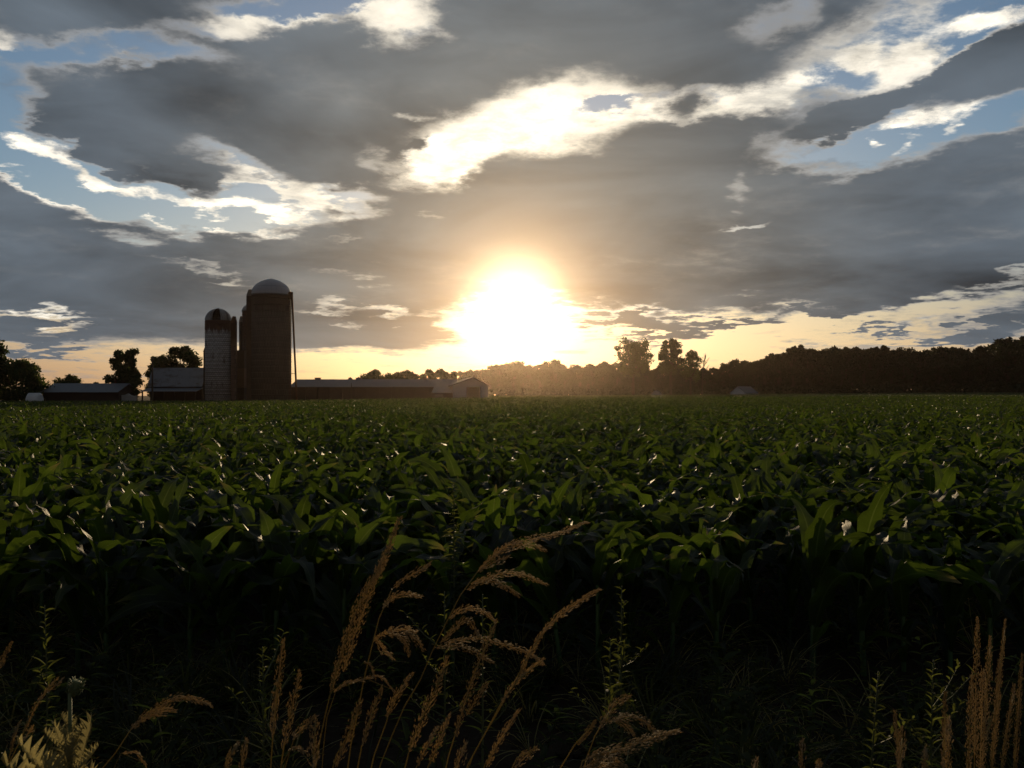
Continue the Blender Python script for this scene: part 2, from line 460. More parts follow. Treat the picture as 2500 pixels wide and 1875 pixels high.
def metal_roof(name, base, stain, amount, rib=2.2):
    m, gg, out = mat(name)
    co = gg.node('ShaderNodeTexCoord').outputs['Object']
    x, y, z = gg.sep(co)
    n = gg.noise(gg.vmath('MULTIPLY', co, (.5, .5, 1.6)), .9, 8, .65)
    n2 = gg.noise(gg.vmath('MULTIPLY', co, (3.0, 1, .4)), 1.0, 5, .6)
    c = gg.mix(gg.ss(n, .62 - amount, .80 - amount), base + (1,), stain + (1,))
    c = gg.mix(gg.ss(n2, .5, .8, 0, .5), c, tuple(v * .6 for v in base) + (1,))
    ribs = gg.ss(gg.math('ABSOLUTE', gg.math('SINE', gg.math('MULTIPLY', x, math.pi * rib))), .12, .02)
    c = gg.mix(gg.math('MULTIPLY', ribs, .35), c, tuple(v * .5 for v in base) + (1,))
    gg.put(out.inputs[0], principled(gg, c, .65, .3, .0, bump(gg, ribs, .5, .03)))
    return m
M['roof_pale'] = metal_roof('pale_metal_roof', (.17, .18, .20), (.13, .10, .08), .02)
M['roof_long'] = metal_roof('long_barn_roof', (.14, .135, .145), (.15, .12, .10), .02)

def silo_wall(name, col, mortar, peel, peel_amt, top, z_top, course=.30, wid=.42, run_len=4.5):
    """staves laid in courses; peeling wash; rust run down from the top"""
    m, gg, out = mat(name)
    co = gg.node('ShaderNodeTexCoord').outputs['Object']
    x, y, z = gg.sep(co)
    th = gg.math('ARCTAN2', x, y)
    uvw = gg.comb(gg.math('MULTIPLY', th, 2.2), z, 0)
    b = gg.node('ShaderNodeTexBrick'); gg.put(b.inputs['Vector'], uvw)
    b.inputs['Scale'].default_value = 1.0; b.inputs['Brick Width'].default_value = wid; b.inputs['Row Height'].default_value = course
    b.inputs['Mortar Size'].default_value = .022; b.inputs['Color1'].default_value = col + (1,)
    b.inputs['Color2'].default_value = tuple(v * .78 for v in col) + (1,); b.inputs['Mortar'].default_value = mortar + (1,)
    n = gg.noise(gg.vmath('MULTIPLY', uvw, (1.0, .35, 1)), 1.6, 8, .68)
    c = gg.mix(gg.ss(n, .60 - peel_amt, .74 - peel_amt), b.outputs[0], peel + (1,))
    st = gg.noise(gg.vmath('MULTIPLY', uvw, (2.6, .12, 1)), 1.5, 6, .65)
    run = gg.math('MULTIPLY', gg.ss(z, z_top - run_len, z_top), 1.0)
    c = gg.mix(gg.ss(gg.math('MULTIPLY_ADD', run, .62, st), .72, 1.0), c, top + (1,))
    gg.put(out.inputs[0], principled(gg, c, .85, .2, 0, bump(gg, b.outputs['Fac'], .6, -.03)))
    return m

# ------------------------------------------------------------------ the land
def ground():
    mb = MB()
    xs = sorted(set([-2500, -1200, -600, -350] + list(range(-260, 421, 12)) + [600, 1000, 2500]))
    ys = sorted(set([-400, -120, -30, -8] + [i * .5 for i in range(0, 13)] + [8, 12, 16, 20, 26, 32, 40] + list(range(48, 461, 12)) + [600, 900, 1500, 2600]))
    xs = sorted(set(xs + [i * .75 for i in range(-8, 9)] + [-36, -24, -18, -9, 9, 18]))
    idx = {}
    for j, y in enumerate(ys):
        for i, x in enumerate(xs):
            z = land(x, y)
            if abs(x) < 30 and y < 26: z += .035 * math.sin(3.1 * x + 1.7 * y) * math.sin(2.3 * y - .9 * x)
            idx[i, j] = mb.add([(x, y, z)])
    for j in range(len(ys) - 1):
        for i in range(len(xs) - 1):
            mb.face((idx[i, j], idx[i + 1, j], idx[i + 1, j + 1], idx[i, j + 1]))
    tag(mb.build('ground', M['soil'], smooth_=True), 'dark bare soil of the field and its verge', kind='structure')
ground()

# ------------------------------------------------------------------ silos
FD = 113.0                                        # distance of the farmyard
K = FD / FPX                                      # metres to a frame pixel there

def at(px, D=FD):
    return Vector(((px - 1250) / FPX * D, D, 0))

def dome_prof(r, h, n=9, peak=0.0):
    pr = []
    for i in range(n):
        a = math.pi / 2 * i / (n - 1)
        pr.append((max(.02, r * math.cos(a)), h * math.sin(a) + peak * (i / (n - 1)) ** 6))
    return pr

def dome_mat(name, col, streak, amt):
    m, gg, out = mat(name)
    co = gg.node('ShaderNodeTexCoord').outputs['Object']
    x, y, z = gg.sep(co)
    th = gg.math('ARCTAN2', x, y)
    n = gg.noise(gg.comb(gg.math('MULTIPLY', th, 5.0), gg.math('MULTIPLY', z, .35), 0), 1.4, 7, .65)
    seam = gg.ss(gg.math('ABSOLUTE', gg.math('SINE', gg.math('MULTIPLY', th, 12))), .10, .03)
    ring = gg.ss(gg.math('ABSOLUTE', gg.math('SUBTRACT', gg.math('FRACT', gg.math('MULTIPLY', z, .9)), .5)), .05, .015)
    c = gg.mix(gg.ss(n, .62 - amt, .72 - amt), col + (1,), streak + (1,))
    c = gg.mix(gg.math('MULTIPLY', gg.math('MAXIMUM', seam, ring), .45), c, tuple(v * .45 for v in col) + (1,))
    gg.put(out.inputs[0], principled(gg, c, .42, .5, .55, bump(gg, seam, .4, .02)))
    return m

def silo(name, label, pl_, pr_, ytop, dome_h, D, wall_m, dome_m, hoop_m, hoops, hoop_r=.035, peak=0.0, gap=None):
    r = (pr_ - pl_) / 2 / FPX * D
    c = at((pl_ + pr_) / 2, D + r)
    t = thing(name, label, 'silo', (c.x, c.y, land(c.x, c.y)))
    h = EYE + (HY - ytop) / FPX * D - t.location.z
    mb = MB(); mb.lathe([(r, -.5), (r, h)], 40); mb.build('wall', wall_m, t, True)
    mb = MB()
    pr = dome_prof(r * 1.015, dome_h, 10, peak)
    seg = 40
    rings = [mb.add([(rr * math.cos(2 * math.pi * k / seg), rr * math.sin(2 * math.pi * k / seg), h + z + .012) for k in range(seg)]) for rr, z in pr]
    for i in range(len(rings) - 1):
        for k in range(seg):
            if gap and gap[0] <= k <= gap[1] and i < 8: continue
            k2 = (k + 1) % seg
            mb.face((rings[i] + k, rings[i] + k2, rings[i + 1] + k2, rings[i + 1] + k))
    mb.face([rings[-1] + k for k in range(seg)])
    dm = mb.build('dome', dome_m, t, True)
    if not gap:
        mb = MB(); mb.lathe([(r * 1.03, h - .07), (r * 1.045, h - .07), (r * 1.045, h + .07), (r * 1.02, h + .07)], 40, cap=False); mb.build('rim', M['steel'], dm)
    for k in range(hoops):
        z = .5 + (h - 1.0) * (k / max(1, hoops - 1)) ** 1.12
        hb = MB(); sg = 36
        hb.tube([((r + hoop_r) * math.cos(2 * math.pi * i / sg), (r + hoop_r) * math.sin(2 * math.pi * i / sg), z) for i in range(sg + 1)], hoop_r, 4, False)
        hb.build('hoop', hoop_m, t)
    return t, r, h, c

def chute(t, c, pl_, pr_, ytop, D, m, ybase=None, peak=.8, dep=.55, dy=0.0, cap_m=None):
    """a boxed filling shaft with a peaked hood running up the side of a silo"""
    D = t.location.y + dy - dep
    x0 = (pl_ - 1250) / FPX * D - t.location.x; x1 = (pr_ - 1250) / FPX * D - t.location.x
    z1 = EYE + (HY - ytop) / FPX * D - t.location.z
    mb = MB(); mb.box(x0, x1, dy - dep, dy + dep, -.4, z1 - peak); s = mb.build('chute', m, t)
    mb = MB(); w = (x1 - x0)
    mb.poly_prism([(x0 - .03, z1 - peak + .003), (x1 + .03, z1 - peak + .003), (x0 + w * .75, z1), (x0 + w * .35, z1)], 'y', dy - dep - .03, dy + dep + .03)
    mb.build('hood', cap_m or M['steel'], s)

wall_big = silo_wall('grey_staves', (.088, .083, .078), (.040, .037, .035), (.065, .055, .048), .03, (.042, .030, .026), 14.0, .75, .30)
wall_small = silo_wall('peeling_whitewashed_staves', (.50, .49, .48), (.13, .12, .11), (.15, .115, .095), .045, (.085, .036, .026), 10.3, .24, .40, 1.9)
wall_third = silo_wall('dark_staves', (.09, .075, .065), (.04, .035, .03), (.07, .05, .04), .02, (.06, .03, .02), 11, .6, .3)
dome_big = dome_mat('galvanised_dome', (.33, .33, .35), (.22, .19, .18), -.05)
dome_small = dome_mat('rust_streaked_dome', (.24, .225, .215), (.070, .040, .032), .13)

tB, rB, hB, cB = silo('silo', 'tallest silo of dark staves under a big bright metal dome', 613, 711, 716, 1.96, FD, wall_big, dome_big, M['hoop'], 19, .03, .16)
chute(tB, cB, 601.5, 617.5, 706.5, FD + .9, M['dark_wood'], dy=-.6, dep=.6, cap_m=M['steel'])
# ladder with its cage rungs on the right flank, and the leaning filler pipe
lad = MB()
lx = rB + .05
for dx_ in (0, .30): lad.tube([(lx + dx_ * .9, -1.1, .2), (lx + dx_ * .9, -1.1, hB + .1)], .022, 5)
lad_o = lad.build('ladder', M['rust'], tB)
for k in range(46):
    rb = MB(); z = .5 + k * .3
    rb.tube([(lx - .02, -1.1, z), (lx + .31, -1.1, z)], .018, 4); rb.build('rung', M['rust'], lad_o)
pp = MB()
a0 = P(712, 716, FD) - tB.location; a1 = P(725, 985, FD) - tB.location
a0.y = a1.y = -.6
for a_ in (a0, a1): a_.x = (a_.x + tB.location.x) * (tB.location.y - .6) / FD - tB.location.x
pp.tube([a0 + Vector((-.35, 0, .30)), a0 + Vector((.05, 0, .28)), a0 + Vector((.06, 0, -.3)), a1], [.14, .15, .13, .12], 8)
pipe = pp.build('filler_pipe', M['rust'], tB)
br = MB(); zb = P(712, 911, FD).z - tB.location.z
br.tube([(rB * .9, -.6, zb), (a0.x + (a1.x - a0.x) * .72, -.6, zb)], .03, 5); br.build('bracket', M['rust'], pipe)
hd = MB(); hd.box(rB - .1, rB + .35, -.9, -.3, hB - .55, hB + .22); hd.build('pipe_head', M['rust'], tB)

tS, rS, hS, cS = silo('silo', 'short peeling white silo with a split rusty dome', 501, 565, 781, 1.53, FD, wall_small, dome_small, M['rust'], 22, .02, .04, gap=(29, 32))
chute(tS, cS, 563.5, 575.5, 772, FD + 1.2, silo_wall('rusty_chute', (.16, .10, .08), (.08, .05, .04), (.10, .06, .05), .05, (.07, .03, .02), 10, .5, .5), dy=-.3, dep=.28, cap_m=M['rust'])
chute(tS, cS, 496.5, 504.5, 849, FD + 1.2, M['dark_wood'], dy=-.2, peak=.5, cap_m=M['dark_wood'])
ib = MB(); ib.lathe([(rS * .93, hS - .2), (rS * .90, hS + .25)], 24, cap=True); ib.build('silage_surface', M['dark_wood'], tS)

tT, rT, hT, cT = silo('silo', 'narrow dark silo half hidden behind the tallest silo', 592, 660, 757, 1.2, FD + 12, wall_third, dome_small, M['rust'], 10, .03)
chute(tT, cT, 583.5, 592.5, 772, FD + 12, M['dark_wood'], dy=-.6, dep=.3)

w = MB(); a, b_ = at(578, FD + 6), at(602, FD + 6)
w.box(a.x, b_.x, FD + 5, FD + 8, -.4, EYE + (HY - 856) / FPX * (FD + 6))
so = w.build('feed_room', silo_wall('feed_room_boards', (.20, .12, .085), (.09, .06, .05), (.14, .09, .07), .05, (.08, .04, .03), 20, 2.5, .25))
tag(so, 'brown boarded shaft between the white silo and the tallest silo', 'shed')

# ------------------------------------------------------------------ barns
def long_barn(name, label, px0, px1, yr, ye, D, depth, roof_m, wall_m, lean=None, over=.35, posts=0, sheets=0):
    """a barn seen from its long side: ridge at row yr, eave at row ye"""
    x0 = (px0 - 1250) / FPX * D; x1 = (px1 - 1250) / FPX * D
    cx = (x0 + x1) / 2; hw = (x1 - x0) / 2
    z0 = land(cx, D)
    t = thing(name, label, 'barn', (cx, D, z0))
    zr = EYE + (HY - yr) / FPX * (D + depth / 2) - z0; ze = EYE + (HY - ye) / FPX * D - z0
    mb = MB(); mb.poly_prism([(.2, -.4), (depth - .2, -.4), (depth - .2, ze + .05), (depth / 2, zr - .12), (.2, ze + .05)], 'x', -hw + .15, hw - .15)
    mb.build('wall', wall_m, t)
    if posts:
        for k in range(posts):
            pb = MB(); xx = -hw + .4 + (2 * hw - .8) * k / (posts - 1)
            pb.box(xx - .07, xx + .07, .06, .197, -.4, ze); pb.build('post', M['dark_wood'], t)
    # two roof slopes, each of separate overlapping sheets
    n = sheets or max(4, int(2 * hw / 2.4))
    rf = None
    for side in (0, 1):
        for k in range(n):
            xa = -hw + 2 * hw * k / n; xb = -hw + 2 * hw * (k + 1) / n
            dz = .012 * (k % 2)
            yo, zo = (-over, ze - over * (zr - ze) / (depth / 2)) if side == 0 else (depth + over, ze - over * (zr - ze) / (depth / 2))
            sb = MB()
            sb.poly_prism([(yo, zo + dz), (depth / 2, zr + dz), (depth / 2, zr + dz + .05), (yo, zo + dz + .05)] if side == 0 else
                          [(depth / 2, zr + dz), (yo, zo + dz), (yo, zo + dz + .05), (depth / 2, zr + dz + .05)], 'x', xa + .01, xb - .01)
            if rf is None: rf = sb.build('roof', roof_m, t)
            else: sb.build('roof_sheet', roof_m, rf)
    return t, x0, x1, zr, ze, hw

t1, *_r = long_barn('barn', 'long low barn with pale tin roof beside the left trees', 100, 291, 937, 956, FD - 3, 6.0, M['roof_pale'], M['dark_wood'])
fl = MB(); zz_ = EYE + (HY - 918) / FPX * FD
xx = (254 - 1250) / FPX * (FD - 3) - t1.location.x
fl.tube([(xx, 3.2, 2.0), (xx, 3.2, zz_)], .13, 8); fl.build('chimney', M['rust'], t1)

t2, x0, x1, zr, ze, hw = long_barn('barn', 'tall barn with stained tin roof left of the white silo', 362, 496, 899, 935, FD + 3, 2.6, metal_roof('stained_tin_roof', (.24, .25, .27), (.13, .095, .075), .13), M['dark_wood'])
zl0 = EYE + (HY - 956) / FPX * (FD) - t2.location.z; zl1 = EYE + (HY - 947.5) / FPX * (FD + 2.4) - t2.location.z
lb = MB()
lb.poly_prism([(-2.6, zl0), (.15, zl1), (.15, zl1 + .05), (-2.6, zl0 + .05)], 'x', -hw, hw)
lo = lb.build('lean_to_roof', M['roof_pale'], t2)
for k in range(6):
    pb = MB(); xx = -hw + .2 + (2 * hw - .4) * k / 5; pb.box(xx - .07, xx + .07, -2.4, -2.26, -.4, zl0 + .08); pb.build('post', M['dark_wood'], t2)

t3, x0, x1, zr, ze, hw = long_barn('barn', 'very long dark cattle barn with ridge vents right of the silos', 706, 1112, 927, 944, FD + 6, 9.0, M['roof_long'], M['dark_wood'], posts=14)
for px_ in (774, 874.5, 1038):
    v = MB(); xx = (px_ - 1250) / FPX * (FD + 10) - t3.location.x
    v.box(xx - .33, xx + .33, 4.2, 4.8, zr - .1, zr + .20); vo = v.build('roof_vent', M['steel'], t3)
    v = MB(); v.box(xx - .40, xx + .40, 4.1, 4.9, zr + .203, zr + .27); v.build('vent_cap', M['rust'], vo)

M['roof_matt'] = plain('dull_tin_roof', (.15, .145, .15), .2, 2, .95, .05)
def gable_house(name, label, cat, px0, px1, apex_px, yap, yeave, D, length, wall_m, roof_m, slant=0.0, door=None, over=.3):
    """a building seen from its gable end (slant moves the far end sideways)"""
    x0 = (px0 - 1250) / FPX * D; x1 = (px1 - 1250) / FPX * D
    cx = (x0 + x1) / 2; hw = (x1 - x0) / 2
    z0 = land(cx, D)
    rz = math.atan2(-slant, 1)
    t = thing(name, label, cat, (cx, D, z0), rz)
    zr = EYE + (HY - yap) / FPX * D - z0; ze = EYE + (HY - yeave) / FPX * D - z0
    ax = (apex_px - 1250) / FPX * D - cx
    mb = MB()
    if door:
        da, db, dz_ = ((door[0] - 1250) / FPX * D - cx), ((door[1] - 1250) / FPX * D - cx), EYE + (HY - door[2]) / FPX * D - z0
        # gable front in pieces round the opening
        mb.poly_prism([(-hw, -.4), (da, -.4), (da, dz_), (db, dz_), (db, -.4), (hw, -.4), (hw, ze), (ax, zr), (-hw, ze)], 'y', 0, .18)
    else:
        mb.poly_prism([(-hw, -.4), (hw, -.4), (hw, ze), (ax, zr), (-hw, ze)], 'y', 0, .18)
    mb.box(-hw, -hw + .15, .183, length, -.4, ze - .02); mb.box(hw - .15, hw, .183, length, -.4, ze - .02)
    mb.poly_prism([(-hw + .153, -.4), (hw - .153, -.4), (hw - .153, ze), (ax, zr - .05), (-hw + .153, ze)], 'y', length - .15, length)
    mb.build('wall', wall_m, t)
    if door:
        db_ = MB(); db_.box(da, db, .6 if door[3] == 'open' else .06, .66 if door[3] == 'open' else .12, -.4, dz_)
        do = db_.build('door', M['dark_wood'] if door[3] == 'open' else M['white_wall'], t)
    rf = None
    for s in (-1, 1):
        xe = s * hw; sl = (zr - ze) / abs(xe - ax)
        xo = xe + s * over; zo = ze - sl * over
        rb = MB()
        rb.poly_prism([(ax, zr + .02), (xo, zo + .02), (xo, zo + .12), (ax, zr + .14)], 'y', -over, length + over)
        rb.build('roof', roof_m, t)
    return t

gable_house('barn', 'pale gabled barn with a dark open doorway at the far end of the long barn', 'barn', 1106, 1192, 1155, 923, 941, FD + 2, 12, plain('pale_tin_siding', (.50, .48, .48), .15, 2, .5, .4), M['roof_matt'], -.15, (1139, 1173, 945, 'open'))
sh = MB(); xa, xb = (1058 - 1250) / FPX * (FD + 1), (1106 - 1250) / FPX * (FD + 1)
t = thing('shed', 'small lean-to shed with a pale door beside the gabled barn', 'shed', ((xa + xb) / 2, FD + 1, .3))
hw_ = (xb - xa) / 2
sh.box(-hw_, hw_ - .1, 0, 3, -.6, 1.55); sh.build('wall', M['dark_wood'], t)
sh = MB(); sh.poly_prism([(-.4, 1.5), (3.3, 2.25), (3.3, 2.31), (-.4, 1.56)], 'x', -hw_ - .2, hw_ - .02); sh.build('roof', M['roof_long'], t)
sh = MB(); sh.box(-hw_ + .2, -hw_ + 1.2, -.05, -.004, -.5, 1.35); sh.build('door', plain('pale_door', (.34, .31, .25), .2, 3), t)

WD = 335.0
gable_house('house', 'small white gabled house before the dark wood at right', 'house', 1781, 1821, 1801, 944, 959, WD - 20, 9.5, M['white_wall'], M['grey_roof'], .85, (1797, 1807, 960, 'shut'))
gable_house('house', 'tiny pale house low under the two tall middle trees', 'house', 1591, 1612, 1601, 952, 961, WD - 15, 7, M['white_wall'], M['grey_roof'], .25)

# small pale things by the barns
def tank(px0, px1, y0, D, label):
    x0 = (px0 - 1250) / FPX * D; x1 = (px1 - 1250) / FPX * D; r = (EYE + (HY - y0) / FPX * D + .1) / 2
    t = thing('storage_tank', label, 'tank', ((x0 + x1) / 2, D, r))
    L_ = (x1 - x0) / 2
    mb = MB(); mb.tube([(-L_, 0, 0), (-L_ + .12, 0, 0), (L_ - .12, 0, 0), (L_, 0, 0)], [r * .8, r, r, r * .8], 16); mb.build('body', M['white_wall'], t)
    for s in (-1, 1):
        lb = MB(); lb.box(s * L_ * .6 - .1, s * L_ * .6 + .1, -r * .7, r * .7, -r - .1, -r * .72); lb.build('leg', M['rust'], t)
tank(70, 99, 961, FD - 6, 'low pale tank in front of the bushy left tree')
wl = MB(); D_ = FD - 2
pts = [(291, 962), (298, 965), (305, 964), (312, 961), (318, 965), (326, 967), (331, 966)]
u = [(((px - 1250) / FPX * D_), EYE + (HY - py) / FPX * D_) for px, py in pts]
wl.poly_prism([(u[0][0], -.3), (u[-1][0], -.3)] + u[::-1], 'y', D_, D_ + .4)
tag(wl.build('broken_wall', plain('white_block', (.42, .40, .37), .2, 2)), 'broken low white wall at the right end of the long low barn', 'wall')

def pole(px, ytop, D, label, r=.10, arm=True):
    c = at(px, D); z1 = EYE + (HY - ytop) / FPX * D
    t = thing('utility_pole', label, 'pole', (c.x, D, land(c.x, D)))
    mb = MB(); mb.tube([(0, 0, -.5), (0, 0, z1)], [r * 1.2, r * .85], 8); mb.build('shaft', M['bark'], t)
    if arm:
        mb = MB(); mb.box(-.12, .12, -.06 - r, -r, z1 - .55, z1 - .35); mb.build('crossarm', M['dark_wood'], t)
pole(372, 872, FD - 4, 'tall thin pole at the left end of the stained barn')
pole(858, 939, FD + 1, 'short dark post before the very long cattle barn', .06, False)

# ------------------------------------------------------------------ trees
def leaf_quad(mb, c, s, rng, flat=0.0):
    n = Vector((rng.gauss(0, 1), rng.gauss(0, 1), rng.gauss(0, 1) + flat)).normalized()
    a = n.orthogonal().normalized(); a.rotate(Matrix.Rotation(rng.random() * 6.28, 3, n)); b = n.cross(a)
    a *= s; b *= s * .55
    i = mb.add([c - a, c + b * .9 - a * .1, c + a, c - b * .9 + a * .1])
    mb.face((i, i + 1, i + 2, i + 3), [(.5, 0), (1, .5), (.5, 1), (0, .5)])

def grow(seed, h, w, trunk_frac, clumps, leaves, leaf, gap=1.0, lean=0.0, cut=1.0, low=0.0, shape='round'):
    """trunk and limbs, and a crown of leaf clumps at the ends of the limbs"""
    rng = random.Random(seed)
    tb, cb = MB(), MB()
    z0 = h * trunk_frac
    top = Vector((lean * h, 0, h * .86))
    r0 = h * .022
    tb.tube([(0, 0, -.4), (0, 0, z0 * .5), (lean * z0, 0, z0), (lean * h * .6, .02 * h, h * .6), top], [r0 * 1.35, r0 * 1.05, r0 * .9, r0 * .5, r0 * .12], 7)
    for k in range(clumps):
        u = (k + rng.random()) / clumps
        zz_ = low + (1 - low) * u
        if shape == 'round': env = math.sqrt(max(0.03, 1 - (2 * zz_ - .85) ** 2 / 1.35))
        elif shape == 'tall': env = .55 + .45 * math.sin(math.pi * min(1, zz_ * 1.05))
        else: env = 1.0 - .45 * abs(zz_ - .6) / .6
        a = rng.random() * 6.283
        rr = w * .5 * env * math.sqrt(rng.uniform(.12, 1.0)) * .85
        c = Vector((lean * h * (zz_) + rr * math.cos(a), rr * math.sin(a), z0 + (h - z0) * (.10 + .84 * zz_)))
        cr = w * rng.uniform(.12, .21) * (1.15 - .35 * zz_) * (28 / clumps) ** .4
        st = Vector((lean * h * .5, 0, z0 + (c.z - z0) * rng.uniform(.15, .55)))
        mid = (st + c) / 2 + Vector((0, 0, -.04 * h))
        tb.tube([st, mid, c], [r0 * .38, r0 * .24, r0 * .07], 5, False)
        for j in range(2):
            e = c + Vector((rng.uniform(-1, 1), rng.uniform(-1, 1), rng.uniform(-.4, 1))) * cr * .8
            tb.tube([mid + (c - mid) * .5, e], [r0 * .14, r0 * .04], 4, False)
        for j in range(int(leaves / clumps)):
            v = Vector((rng.gauss(0, 1), rng.gauss(0, 1), rng.gauss(0, 1)))
            v.normalize(); v *= cr * (rng.random() ** .45) * rng.uniform(.75, 1.25)
            v.z *= .78
            if rng.random() > gap: continue
            leaf_quad(cb, c + v, leaf * rng.uniform(.7, 1.5), rng, .4)
    return tb, cb

def tree(label, px, ytop, D, w_px, seed, trunk_frac=.22, clumps=26, leaves=5200, leaf=.20, gap=1.0, group=None, shape='round', lean=0.0, low=0.0, m='tree', name='tree'):
    c = at(px, D); z0 = land(c.x, D)
    h = EYE + (HY - ytop) / FPX * D - z0
    t = thing(name, label, 'tree', (c.x, D, z0), 0, group)
    tb, cb = grow(seed, h, w_px / FPX * D, trunk_frac, clumps, leaves, leaf, gap, lean, low=low, shape=shape)
    tb.build('trunk', M['bark'], t, True); cb.build('crown', M[m], t)
    return t

tree('bushy broad tree at the left edge beside the low pale tank', 38, 880, FD - 4, 150, 3, .08, 34, 7000, .20)
tree('tall tree cut by the left edge with one leafy limb showing', -52, 815, FD - 8, 132, 4, .25, 26, 5200, .20)
tree('small round tree showing over the long low barn roof', 171, 918, FD + 30, 70, 5, .15, 18, 3000, .22)
tree('tiny bush peeping over the long low barn beside the chimney', 234, 930, FD + 30, 22, 6, .1, 8, 900, .2)
tree('tall dark tree between the long low barn and the stained barn', 305, 850, FD + 2, 88, 7, .12, 40, 8200, .19, shape='tall', low=.02)
tree('wide tree spreading behind the stained barn roof', 440, 846, FD + 16, 116, 8, .15, 36, 7800, .21)
tree('lower bushy tree joining the wide tree behind the stained barn', 388, 866, FD + 15, 74, 9, .12, 26, 5000, .21)
tree('dark bush standing on the long barn ridge line', 855, 920, FD + 30, 14, 10, .1, 6, 500, .2)
for (px_, yt, w_, sd, lb_) in ((918, 906, 62, 12, 'first low round tree right of the silos behind the cattle barn'), (990, 905, 50, 13, 'second low round tree right of the silos behind the cattle barn'),
                              (1046, 905, 44, 14, 'third low round tree right of the silos behind the cattle barn'), (1088, 903, 52, 15, 'low round tree touching the wood behind the gabled barn'), (950, 916, 40, 16, 'small tree between the two lowest round trees behind the cattle barn')):
    tree(lb_, px_, yt, FD + 75, w_ * 1.45, sd, .06, 40, 6500, .27, shape='flat', low=-.1, group='trees behind the cattle barn')
tree('broad tall tree with open crown left of the two tallest trees', 1546, 831, WD - 25, 112, 21, .38, 50, 6200, .38, .86, 'tall trees standing before the wood', shape='flat')
tree('slender tallest tree with upright crown in the middle of the wood', 1637, 826, WD - 25, 66, 22, .36, 36, 5000, .42, .96, 'tall trees standing before the wood', shape='tall')
tree('thin ragged tree beside the bare dead tree', 1686, 856, WD - 25, 62, 23, .34, 26, 2700, .38, .86, 'tall trees standing before the wood', shape='tall')
# bare tree
def bare_tree():
    D = WD - 26; c = at(1714, D); z0 = land(c.x, D); h = EYE + (HY - 864) / FPX * D - z0
    t = thing('dead_tree', 'bare leafless tree right of the thin ragged tree', 'tree', (c.x, D, z0))
    rng = random.Random(5); mb = MB(); br_ = MB()
    mb.tube([(0, 0, -.3), (.1, 0, h * .5), (.6, 0, h * .8), (1.2, 0, h)], [.2, .16, .12, .05], 6); mb.build('trunk', M['bark'], t)
    for k in range(22):
        z = h * rng.uniform(.45, .92); s = Vector((.1 + .9 * z / h, 0, z))
        a = rng.uniform(-1, 1); e = s + Vector((rng.uniform(-1, 2.0), rng.uniform(-.8, .8), rng.uniform(.6, 2.2)))
        br_.tube([s, (s + e) / 2 + Vector((.1, 0, -.15)), e], [.09, .06, .03], 4, False)
    br_.build('branches', M['bark'], t)
bare_tree()

# the wood: one dark mass of crowns
def woodland():
    prot = []
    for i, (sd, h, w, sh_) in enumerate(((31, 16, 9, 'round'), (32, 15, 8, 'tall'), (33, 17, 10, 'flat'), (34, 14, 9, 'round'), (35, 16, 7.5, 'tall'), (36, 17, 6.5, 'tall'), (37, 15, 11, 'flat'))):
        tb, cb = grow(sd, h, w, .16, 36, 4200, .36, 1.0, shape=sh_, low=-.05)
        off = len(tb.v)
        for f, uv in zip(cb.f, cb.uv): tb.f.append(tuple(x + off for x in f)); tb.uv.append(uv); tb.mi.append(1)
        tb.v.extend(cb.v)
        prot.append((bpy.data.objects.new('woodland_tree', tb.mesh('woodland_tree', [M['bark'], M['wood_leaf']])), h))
    line = [(1100, 908), (1140, 903), (1200, 894), (1250, 886), (1300, 892), (1360, 880), (1400, 893), (1440, 888), (1470, 885), (1540, 888), (1600, 893), (1660, 896), (1740, 900), (1780, 893), (1830, 883), (1870, 874), (1920, 863), (1970, 857), (2040, 858), (2100, 851), (2160, 856), (2200, 853), (2240, 860), (2300, 855), (2370, 858), (2430, 846), (2470, 832), (2520, 822), (2640, 815), (2900, 815)]
    def top(px):
        for (a, ya), (b, yb) in zip(line, line[1:]):
            if a <= px <= b: return ya + (yb - ya) * (px - a) / (b - a)
        return line[0][1] if px < line[0][0] else line[-1][1]
    rng = random.Random(77)
    pts, eul, scl, var = [], [], [], []
    for row in range(5):
        px = 1105.0
        while px < 2900:
            D = WD + row * 8 + rng.uniform(-3, 3) - 70 * smooth(px, 2250, 2600) + 10 * smooth(px, 1500, 1100)
            x = (px - 1250) / FPX * D
            z0 = land(x, D)
            zt = EYE + (HY - top(px) - rng.uniform(-8, 10) - (4 if row == 0 else 0) + (9 if rng.random() < .12 and px > 1780 else 0) - (6 if px < 1760 else 0)) / FPX * D - z0
            if row < 1: zt *= rng.uniform(.55, .95)
            v = rng.randrange(7)
            pts.append((x, D, z0)); eul.append((0, 0, rng.random() * 6.28)); scl.append(zt / (prot[v][1] * .97)); var.append(v)
            px += rng.uniform(22, 40)
    # dense undergrowth along the foot of the wood
    o = scatter('woodland', [p[0] for p in prot], pts, eul, scl, var)
    tag(o, 'dark wood closing the field along the right horizon', kind='stuff')
    ub = MB(); rng = random.Random(9)
    px = 1100.0
    while px < 2900:
        for k in range(26):
            D = WD - 6 + rng.uniform(-2, 10) - 70 * smooth(px, 2250, 2600) + 10 * smooth(px, 1500, 1100)
            q_ = px + rng.uniform(-6, 6); x = (q_ - 1250) / FPX * D
            leaf_quad(ub, Vector((x, D, land(x, D) + rng.uniform(0, 4.2) * rng.random() ** .4)), rng.uniform(.5, 1.1), rng)
        px += 4.0
    tag(ub.build('undergrowth', M['wood_leaf']), 'shrubby growth along the foot of the dark wood', kind='stuff')
woodland()

